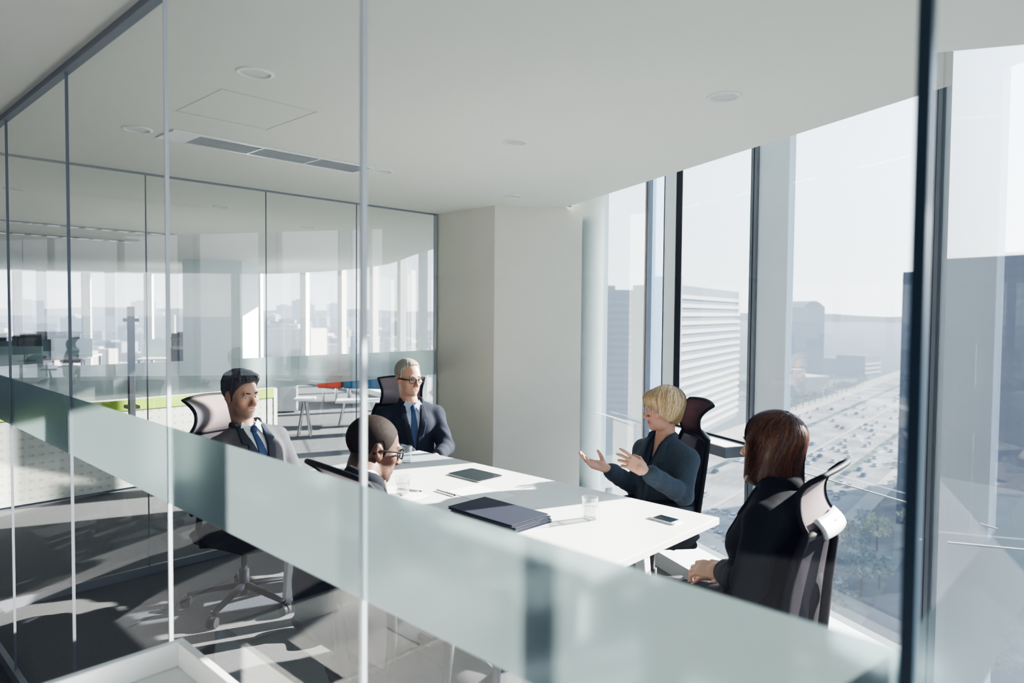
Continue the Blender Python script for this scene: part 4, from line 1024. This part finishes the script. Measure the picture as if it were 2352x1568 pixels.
for x,y,rz,n_,lab in dk:
    desk(x,y,R(rz),n_,lab)
    for k in range(n_):
        for sy in (-1,1):
            ux,uy=math.cos(R(rz)),math.sin(R(rz)); kx=(-.8*n_+.8+1.6*k)
            px_,py_=x+ux*kx-uy*sy*.38,y+uy*kx+ux*sy*.38
            monitor(px_-0,py_,R(rz)+(0 if sy<0 else math.pi),'black computer monitor standing on a white desk in the open office')
            cx,cy=x+ux*(kx+.1)-uy*sy*1.15,y+uy*(kx+.1)+ux*sy*1.15
            o=place(copy_tree(CH),cx,cy,rz+(90 if sy<0 else -90)+random.uniform(-25,25),'dark office chair at a white desk in the open office','office chairs at the far desks')
# ------------------------------------------------------------------ city outside
GZ=EYE-65.
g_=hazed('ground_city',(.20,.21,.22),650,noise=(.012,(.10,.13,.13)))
tag(MB().quad((-6000,-200,GZ),(9000,-200,GZ),(9000,14000,GZ),(-6000,14000,GZ)).build('ground',g_),kind='structure')
RA=R(37.9); rd=Vector((math.sin(RA),math.cos(RA),0)); rp=Vector((math.cos(RA),-math.sin(RA),0))
def RP(al,off,z=0): return rd*al+rp*off+Vector((0,0,GZ+z))
def strip(name,m_,o0,o1,z,a0=-120,a1=2600):
    return tag(MB().quad(RP(a0,o0,z),RP(a0,o1,z),RP(a1,o1,z),RP(a1,o0,z)).build(name,m_),kind='structure')
asph=hazed('asphalt',(.33,.325,.315),900,noise=(.05,(.28,.28,.28))); walk=hazed('pavement',(.60,.57,.52),900); mark=hazed('road_paint',(.75,.75,.74),900); verge=hazed('verge',(.055,.08,.11),800,noise=(.07,(.13,.15,.13)))  # verge is dark and bluish: the tower's shade is put into its colour
strip('road_main',asph,-128,-52,.1); strip('path_left',walk,-143,-128,.2); strip('path_right',walk,-52,-46,.2); strip('verge',verge,-46,30,.15)
strip('road_median',walk,-89.2,-87.6,.45); strip('road_divider',verge,-112.5,-109.5,.4); strip('road_divider',verge,-67,-64.2,.4)
mk=MB()
for off in (-124,-120.4,-116.8,-106,-102.4,-98.8,-95.2,-91.6,-84.2,-80.6,-77,-73.4,-69.8,-60.8,-57.2):
    a=40
    while a<1100: mk.quad(RP(a,off-.1,.14),RP(a,off+.1,.14),RP(a+5,off+.1,.14),RP(a+5,off-.1,.14)); a+=13
tag(mk.build('road_marking',mark),kind='structure')
strip('road_side',hazed('shaded_side_asphalt',(.13,.15,.18),900),-30,-18,.3,a0=-100,a1=700)  # grey-blue tone paints the shaded look onto this asphalt
# cars
def carm(name,c): return hazed(name,c,900)
cg=carm('car_glass',(.05,.07,.09)); ct=carm('car_tyre',(.03,.03,.03))
def car(c,lab,van=False):
    e=empty('car',(0,0,0),label=lab,cat='car',group='cars in the boulevard traffic')
    mb=MB(); Lc=4.6 if not van else 8.5; H0=.95 if not van else 2.6
    prof=[(-Lc/2,.35),(-Lc/2,.85),(-Lc/2+.9,.98),(Lc/2-1.3,.92),(Lc/2-.1,.72),(Lc/2,.35)] if not van else [(-Lc/2,.4),(-Lc/2,2.7),(Lc/2-.4,2.8),(Lc/2,1.5),(Lc/2,.4)]
    def ext_(mb,prof,w0,w1=None):
        b=len(mb.v); n=len(prof); w1=w1 or w0
        for s_ in (-1,1): mb.v+=[(s_*(w0 if z<.95 else w1),y,z) for y,z in prof]
        mb.f.append(tuple(b+i for i in range(n))); mb.f.append(tuple(b+n+i for i in range(n))[::-1])
        for i in range(n): j=(i+1)%n; mb.f.append((b+i,b+n+i,b+n+j,b+j))
    ext_(mb,prof,.9 if not van else 1.2); 
    if not van: ext_(mb,[(-1.7,.97),(-1.15,1.42),(.55,1.44),(1.2,.95)],.86,.68)
    mb.build('body',c,e)
    gm=MB()
    if not van:
        ext_(gm,[(-1.55,1.0),(-1.12,1.36),(-.35,1.38),(-.35,1.0)],.875,.72); ext_(gm,[(-.25,1.0),(-.25,1.38),(.5,1.38),(1.05,1.0)],.875,.72)
        gm.quad((-.66,.62,1.41),(.66,.62,1.41),(.74,1.16,1.0),(-.74,1.16,1.0)); gm.quad((-.66,-1.2,1.40),(.66,-1.2,1.40),(.74,-1.68,1.02),(-.74,-1.68,1.02))
    else: ext_(gm,[(-Lc/2+.3,1.5),(-Lc/2+.3,2.3),(Lc/2-.5,2.3),(Lc/2-.3,1.5)],1.22,1.22)
    gm.build('window',cg,e)
    for s_ in (-1,1):
        for y in (-Lc/2+.9,Lc/2-.9): MB().tube([(s_*.78-.1,y,.33),(s_*.78+.1,y,.33)],.33,10).build('wheel',ct,e)
    return e
protos=[car(carm('car_white',(.75,.76,.78)),'white saloon car in the boulevard traffic far below'),car(carm('car_silver',(.5,.53,.57)),'silver saloon car in the boulevard traffic far below'),
        car(carm('car_black',(.05,.055,.07)),'black saloon car in the boulevard traffic far below'),car(carm('car_blue',(.10,.22,.40)),'blue saloon car in the boulevard traffic far below'),
        car(carm('car_red',(.45,.10,.07)),'red saloon car in the boulevard traffic far below'),car(carm('bus_white',(.70,.75,.80)),'long pale bus in the boulevard traffic far below',True)]
protos[5]['category']='bus'; protos[5]['group']='buses in the boulevard traffic'
lanes=[(-126,1,.6),(-118.6,1,.7),(-107.8,1,.6),(-104.2,1,.8),(-100.6,1,.8),(-97,1,.8),(-93.4,1,.7),(-86,-1,1.3),(-82.4,-1,1.5),(-78.8,-1,1.5),(-75.2,-1,1.5),(-71.6,-1,1.4),(-62.6,-1,1.5),(-59,-1,1.6)]
used=set(); nc=0
for off,dr,dens in lanes:
    a=150+random.uniform(0,15)
    while a<640 and nc<262:
        k=random.choices(range(6),[13,7,3,2,.4,.6])[0]
        q=RP(a,off+random.uniform(-.3,.3),.1 if k>=0 else 0)
        o=protos[k] if k not in used else copy_tree(protos[k]); used.add(k)
        o.location=q; o.rotation_euler=(0,0,-RA+(0 if dr<0 else math.pi)+R(random.uniform(-1.5,1.5))); nc+=1
        a+=(12 if k==5 else 7)+random.expovariate(1/(26/dens))*(1+a/500)
# winter trees in the park beside the road
bark=hazed('bark',(.12,.10,.08),800); leafs=[hazed('tree_olive',(.22,.24,.13),700,noise=(.6,(.30,.31,.2))),hazed('tree_bluegreen',(.14,.19,.18),700,noise=(.6,(.20,.25,.24))),hazed('tree_brown',(.27,.24,.18),700,noise=(.6,(.2,.19,.15)))]
def tree(m_,sd_,lab):
    rs=random.Random(sd_); e=empty('tree',(0,0,0),label=lab,cat='tree',group='trees in the park by the boulevard')
    MB().tube([(0,0,-.2),(0,0,4),(.3,0,7)],[.28,.2,.08],7).build('trunk',bark,e)
    mb=MB()
    for k in range(150):
        a=rs.random()*6.28; rr=3.6*math.sqrt(rs.random()); z=4.2+4.6*rs.random(); rr*=math.sqrt(max(.1,1-((z-6.2)/3.2)**2)); c=Vector((rr*math.cos(a),rr*math.sin(a),z)); s_=.5+.55*rs.random()
        v=[c+Vector((rs.uniform(-1,1),rs.uniform(-1,1),rs.uniform(-.8,.8)))*s_ for _ in range(4)]
        b=len(mb.v); mb.v+=[tuple(x) for x in v]; mb.f+=[(b,b+1,b+2),(b,b+2,b+3),(b,b+1,b+3),(b+1,b+2,b+3)]
    mb.build('crown',m_,e); return e
tp=[tree(leafs[0],1,'olive green tree in the park beside the boulevard'),tree(leafs[1],2,'blue green tree in the shaded park beside the boulevard'),tree(leafs[2],3,'bare brown tree beside the boulevard pavement')]
tu=set()
spots=[(random.uniform(95,330),random.uniform(-44,-5)) for _ in range(70)]+[(a,-45+random.uniform(-.6,.6)) for a in range(110,420,13)]+[(a,-136) for a in range(440,700,16)]
tl=[]
for a,off in spots:
    if -31<off<-17: off-=14*(1 if off<-24 else -1)
    qq=RP(a,off)
    if qq.x/qq.y>.60 and qq.y>150 or (qq-Vector((135,223,GZ))).length<26 or any((qq-t).length<7.6 for t in tl): continue
    tl.append(qq)
    k=random.choices((0,1,2),(2,3,1))[0]; o=tp[k] if k not in tu else copy_tree(tp[k]); tu.add(k)
    s_=random.uniform(.7,1.25); o.location=RP(a,off,.15); o.scale=(s_,s_,s_); o.rotation_euler=(0,0,random.random()*6)
# buildings along the boulevard
def bldg(name,p0,ang,w,dep,top,mats,lab,floors=None,extra=None,roof=True):
    """p0 = left front ground corner, ang = direction of the front face, dep grows away"""
    e=empty(name,(p0[0],p0[1],GZ),R(ang),label=lab,cat='building')
    h_=top-GZ
    MB().box((0,0,0),(w,dep,h_)).build('facade',mats[0],e)
    if floors:
        mb=MB(); n=int(h_/floors)
        for k in range(1,n): mb.box((-.5,-1.0,k*floors-floors*.22),(w+.5,0,k*floors+floors*.22)); mb.box((w,0,k*floors-floors*.22),(w+.9,dep,k*floors+floors*.22))
        mb.build('floor_bands',mats[1],e)
    if roof: MB().box((w*.2,dep*.3,h_),(w*.5,dep*.7,h_+3)).build('roof_plant',mats[1],e)
    if extra: extra(e,h_)
    return e
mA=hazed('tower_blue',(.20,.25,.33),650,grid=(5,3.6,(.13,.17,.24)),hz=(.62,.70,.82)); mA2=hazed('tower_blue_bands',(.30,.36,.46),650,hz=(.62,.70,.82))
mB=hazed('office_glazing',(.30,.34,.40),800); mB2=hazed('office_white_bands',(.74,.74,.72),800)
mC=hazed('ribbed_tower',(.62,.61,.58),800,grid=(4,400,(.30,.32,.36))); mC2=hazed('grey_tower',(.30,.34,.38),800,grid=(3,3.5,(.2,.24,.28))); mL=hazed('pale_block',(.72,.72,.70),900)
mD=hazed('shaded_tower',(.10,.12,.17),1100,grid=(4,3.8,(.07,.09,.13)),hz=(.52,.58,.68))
def G(px,dep): q=PD(px,716,dep); return (q.x,q.y)
def H_(px,py,dep): return EYE+(717-py)*dep/F
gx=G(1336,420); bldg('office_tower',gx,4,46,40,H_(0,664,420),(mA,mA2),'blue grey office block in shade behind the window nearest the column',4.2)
gx=G(1553,333); 
def cap_(e,h_): MB().box((-1.0,-1,0),(6,12,h_+4)).build('stair_core',hazed('stair_core',(.42,.45,.5),800),e)
bldg('office_tower',gx,90-31,126,22,H_(0,652,338),(mB,mB2),'long white banded office building lining the left side of the boulevard',4.3,cap_,roof=False)
gx=G(1790,600); bldg('apartment_tower',gx,59,38,26,H_(0,687,620),(mC,mL),'pale ribbed high-rise farther down the left side of the boulevard',None)
gx=G(1845,660); bldg('apartment_tower',gx,20,26,40,H_(0,700,660),(mC2,mL),'grey high-rise with arched crown beyond the ribbed tower',None,
   lambda e,h_: MB().grid(lambda u,v:(26*u,40*v,h_+6*math.sin(u*math.pi)),16,1).build('arched_roof',mL,e))
gx=G(1836,540); bldg('podium_building',gx,25,34,26,H_(0,862,540),(mL,mL),'low white podium building in front of the grey high-rise',None,
   lambda e,h_: MB().prism([(0,0),(8,0),(8,8),(0,8)],0,h_+6).build('corner_block',mL,e),roof=False)
gx=G(1922,760); bldg('low_block',gx,30,34,30,H_(0,818,760),(mC2,mL),'low grey block beyond the high-rises',None,roof=False)
gx=G(1990,720); bldg('low_block',gx,40,36,30,H_(0,812,720),(mB,mB2),'low white banded block beside the boulevard in the haze',4.6,roof=False)
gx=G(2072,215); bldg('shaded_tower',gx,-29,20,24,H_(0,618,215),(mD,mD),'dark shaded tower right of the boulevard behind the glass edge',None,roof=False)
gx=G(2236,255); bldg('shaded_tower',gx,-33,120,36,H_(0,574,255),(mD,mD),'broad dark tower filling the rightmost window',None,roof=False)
# hazy city to the left
hzc=[hazed('far_pink',(.75,.60,.54),1300),hazed('far_grey',(.50,.52,.56),1300),hazed('far_cream',(.95,.88,.78),1300),hazed('far_slate',(.26,.30,.38),1300)]
prot={}; placed=[]; cnt=0
while cnt<200:
    az=R(random.uniform(-44,-5)); dd=random.choice((random.uniform(450,900),random.uniform(700,1600),random.uniform(1000,2600))); k=random.randrange(4)
    w_=random.uniform(14,44)*(1 if dd<900 else 1.5); l_=random.uniform(12,30); x_,y_=dd*math.sin(az),dd*math.cos(az); r_=math.hypot(w_,l_)/2
    if any(math.hypot(x_-a,y_-b)<r_+c_ for a,b,c_ in placed): continue
    placed.append((x_,y_,r_)); cnt+=1
    if k not in prot:
        o=tag(MB().box((-.5,-.5,0),(.5,.5,1)).box((-.3,-.2,1),(.1,.3,1.06)).build('distant_building',hzc[k]),['pinkish low-rise block','grey low-rise block','cream low-rise block','slate grey low-rise block'][k]+' in the hazy city far to the left','building','hazy low-rise city blocks'); prot[k]=o
    else: o=prot[k].copy(); COL.objects.link(o)
    hh=random.uniform(9,34) if random.random()<.85 else random.uniform(40,58)
    o.location=(x_,y_,GZ); o.scale=(w_,l_,hh); o.rotation_euler=(0,0,random.uniform(-.5,.5))
for i,(px,dd,w_,py) in enumerate(((692,2700,60,690),(712,3100,40,700),(330,2800,70,696),(60,2800,90,695),(560,2900,50,697),(780,2800,50,700),(770,2950,60,698),(655,3000,60,702))):
    q=PD(px,716,dd); o=prot[3].copy(); COL.objects.link(o); o.name='distant_tower'; o['label']='slim grey high-rise on the hazy skyline far to the left'; o['group']='towers on the hazy skyline'; o.location=(q.x,q.y,GZ); o.scale=(w_,w_,H_(0,py,dd)-GZ-9)
hill=MB(); n=60; az0,az1=R(-50),R(62); rr=7000
pts=[(rr*math.sin(az0+(az1-az0)*k/n),rr*math.cos(az0+(az1-az0)*k/n),GZ) for k in range(n+1)]
hts=[64+10*math.sin(k*.7)+7*math.sin(k*1.9+1) for k in range(n+1)]
for k in range(n):
    a,b=pts[k],pts[k+1]; hill.quad(a,b,(b[0],b[1],GZ+hts[k+1]),(a[0],a[1],GZ+hts[k]))
tag(hill.build('hills',hazed('hills',(.3,.36,.42),5200,hz=(.74,.79,.86))),kind='structure')
#@@LIGHT
# ------------------------------------------------------------------ light and sky
SUN_AZ=65.0;SUN_EL=22.
w=bpy.data.worlds.new('sky'); sc.world=w; w.use_nodes=True; nt=w.node_tree; nt.nodes.clear()
o=N(nt,'ShaderNodeOutputWorld'); bg=N(nt,'ShaderNodeBackground'); tc=N(nt,'ShaderNodeTexCoord'); sx=N(nt,'ShaderNodeSeparateXYZ'); L(nt,tc.outputs['Generated'],sx.inputs[0])
cr=N(nt,'ShaderNodeValToRGB'); L(nt,sx.outputs[2],cr.inputs[0])
els=cr.color_ramp.elements; els[0].position=0; els[0].color=(.88,.90,.93,1); els[1].position=.9; els[1].color=(.42,.58,.86,1)
for p_,c_ in ((.06,(.84,.89,.94)),(.2,(.76,.85,.95)),(.42,(.60,.74,.93))):
    e_=els.new(p_); e_.color=(*c_,1)
sd=Vector((math.sin(R(SUN_AZ))*math.cos(R(SUN_EL)),math.cos(R(SUN_AZ))*math.cos(R(SUN_EL)),math.sin(R(SUN_EL))))
dt=N(nt,'ShaderNodeVectorMath',operation='DOT_PRODUCT'); dt.inputs[1].default_value=sd; L(nt,tc.outputs['Generated'],dt.inputs[0])
mr=N(nt,'ShaderNodeMapRange'); setin(mr,{'From Min':.25,'From Max':1.,'To Min':0,'To Max':1}); L(nt,dt.outputs['Value'],mr.inputs[0])
pw=N(nt,'ShaderNodeMath',operation='POWER'); pw.inputs[1].default_value=3.; L(nt,mr.outputs[0],pw.inputs[0])
ml=N(nt,'ShaderNodeMath',operation='MULTIPLY_ADD'); ml.inputs[1].default_value=1.6; ml.inputs[2].default_value=1.55; L(nt,pw.outputs[0],ml.inputs[0])
L(nt,cr.outputs[0],bg.inputs['Color']); L(nt,ml.outputs[0],bg.inputs['Strength']); L(nt,bg.outputs[0],o.inputs[0])
sl=bpy.data.lights.new('sun','SUN'); sl.energy=22.; sl.angle=R(.6); sl.color=(1.,.93,.83); so=bpy.data.objects.new('sun',sl); COL.objects.link(so)
so.rotation_euler=sd.to_track_quat('Z','Y').to_euler()
sc.view_settings.view_transform='AgX'; sc.view_settings.look='AgX - High Contrast'; sc.view_settings.exposure=.46
vs=sc.view_settings; vs.use_curve_mapping=True; cm=vs.curve_mapping; cm.clip_max_x=8; cm.clip_max_y=8; cm.extend='EXTRAPOLATED'
for ch,lift in ((0,.0030),(1,.0035),(2,.0075)):
    c_=cm.curves[ch]; c_.points[0].location=(0,lift); c_.points[1].location=(1,1)
cm.update()
sc.cycles.max_bounces=10; sc.cycles.diffuse_bounces=6; sc.cycles.glossy_bounces=4; sc.cycles.transmission_bounces=6; sc.cycles.transparent_max_bounces=24
sc.cycles.caustics_reflective=False; sc.cycles.caustics_refractive=False; sc.cycles.sample_clamp_indirect=6
sc.cycles.use_denoising=True
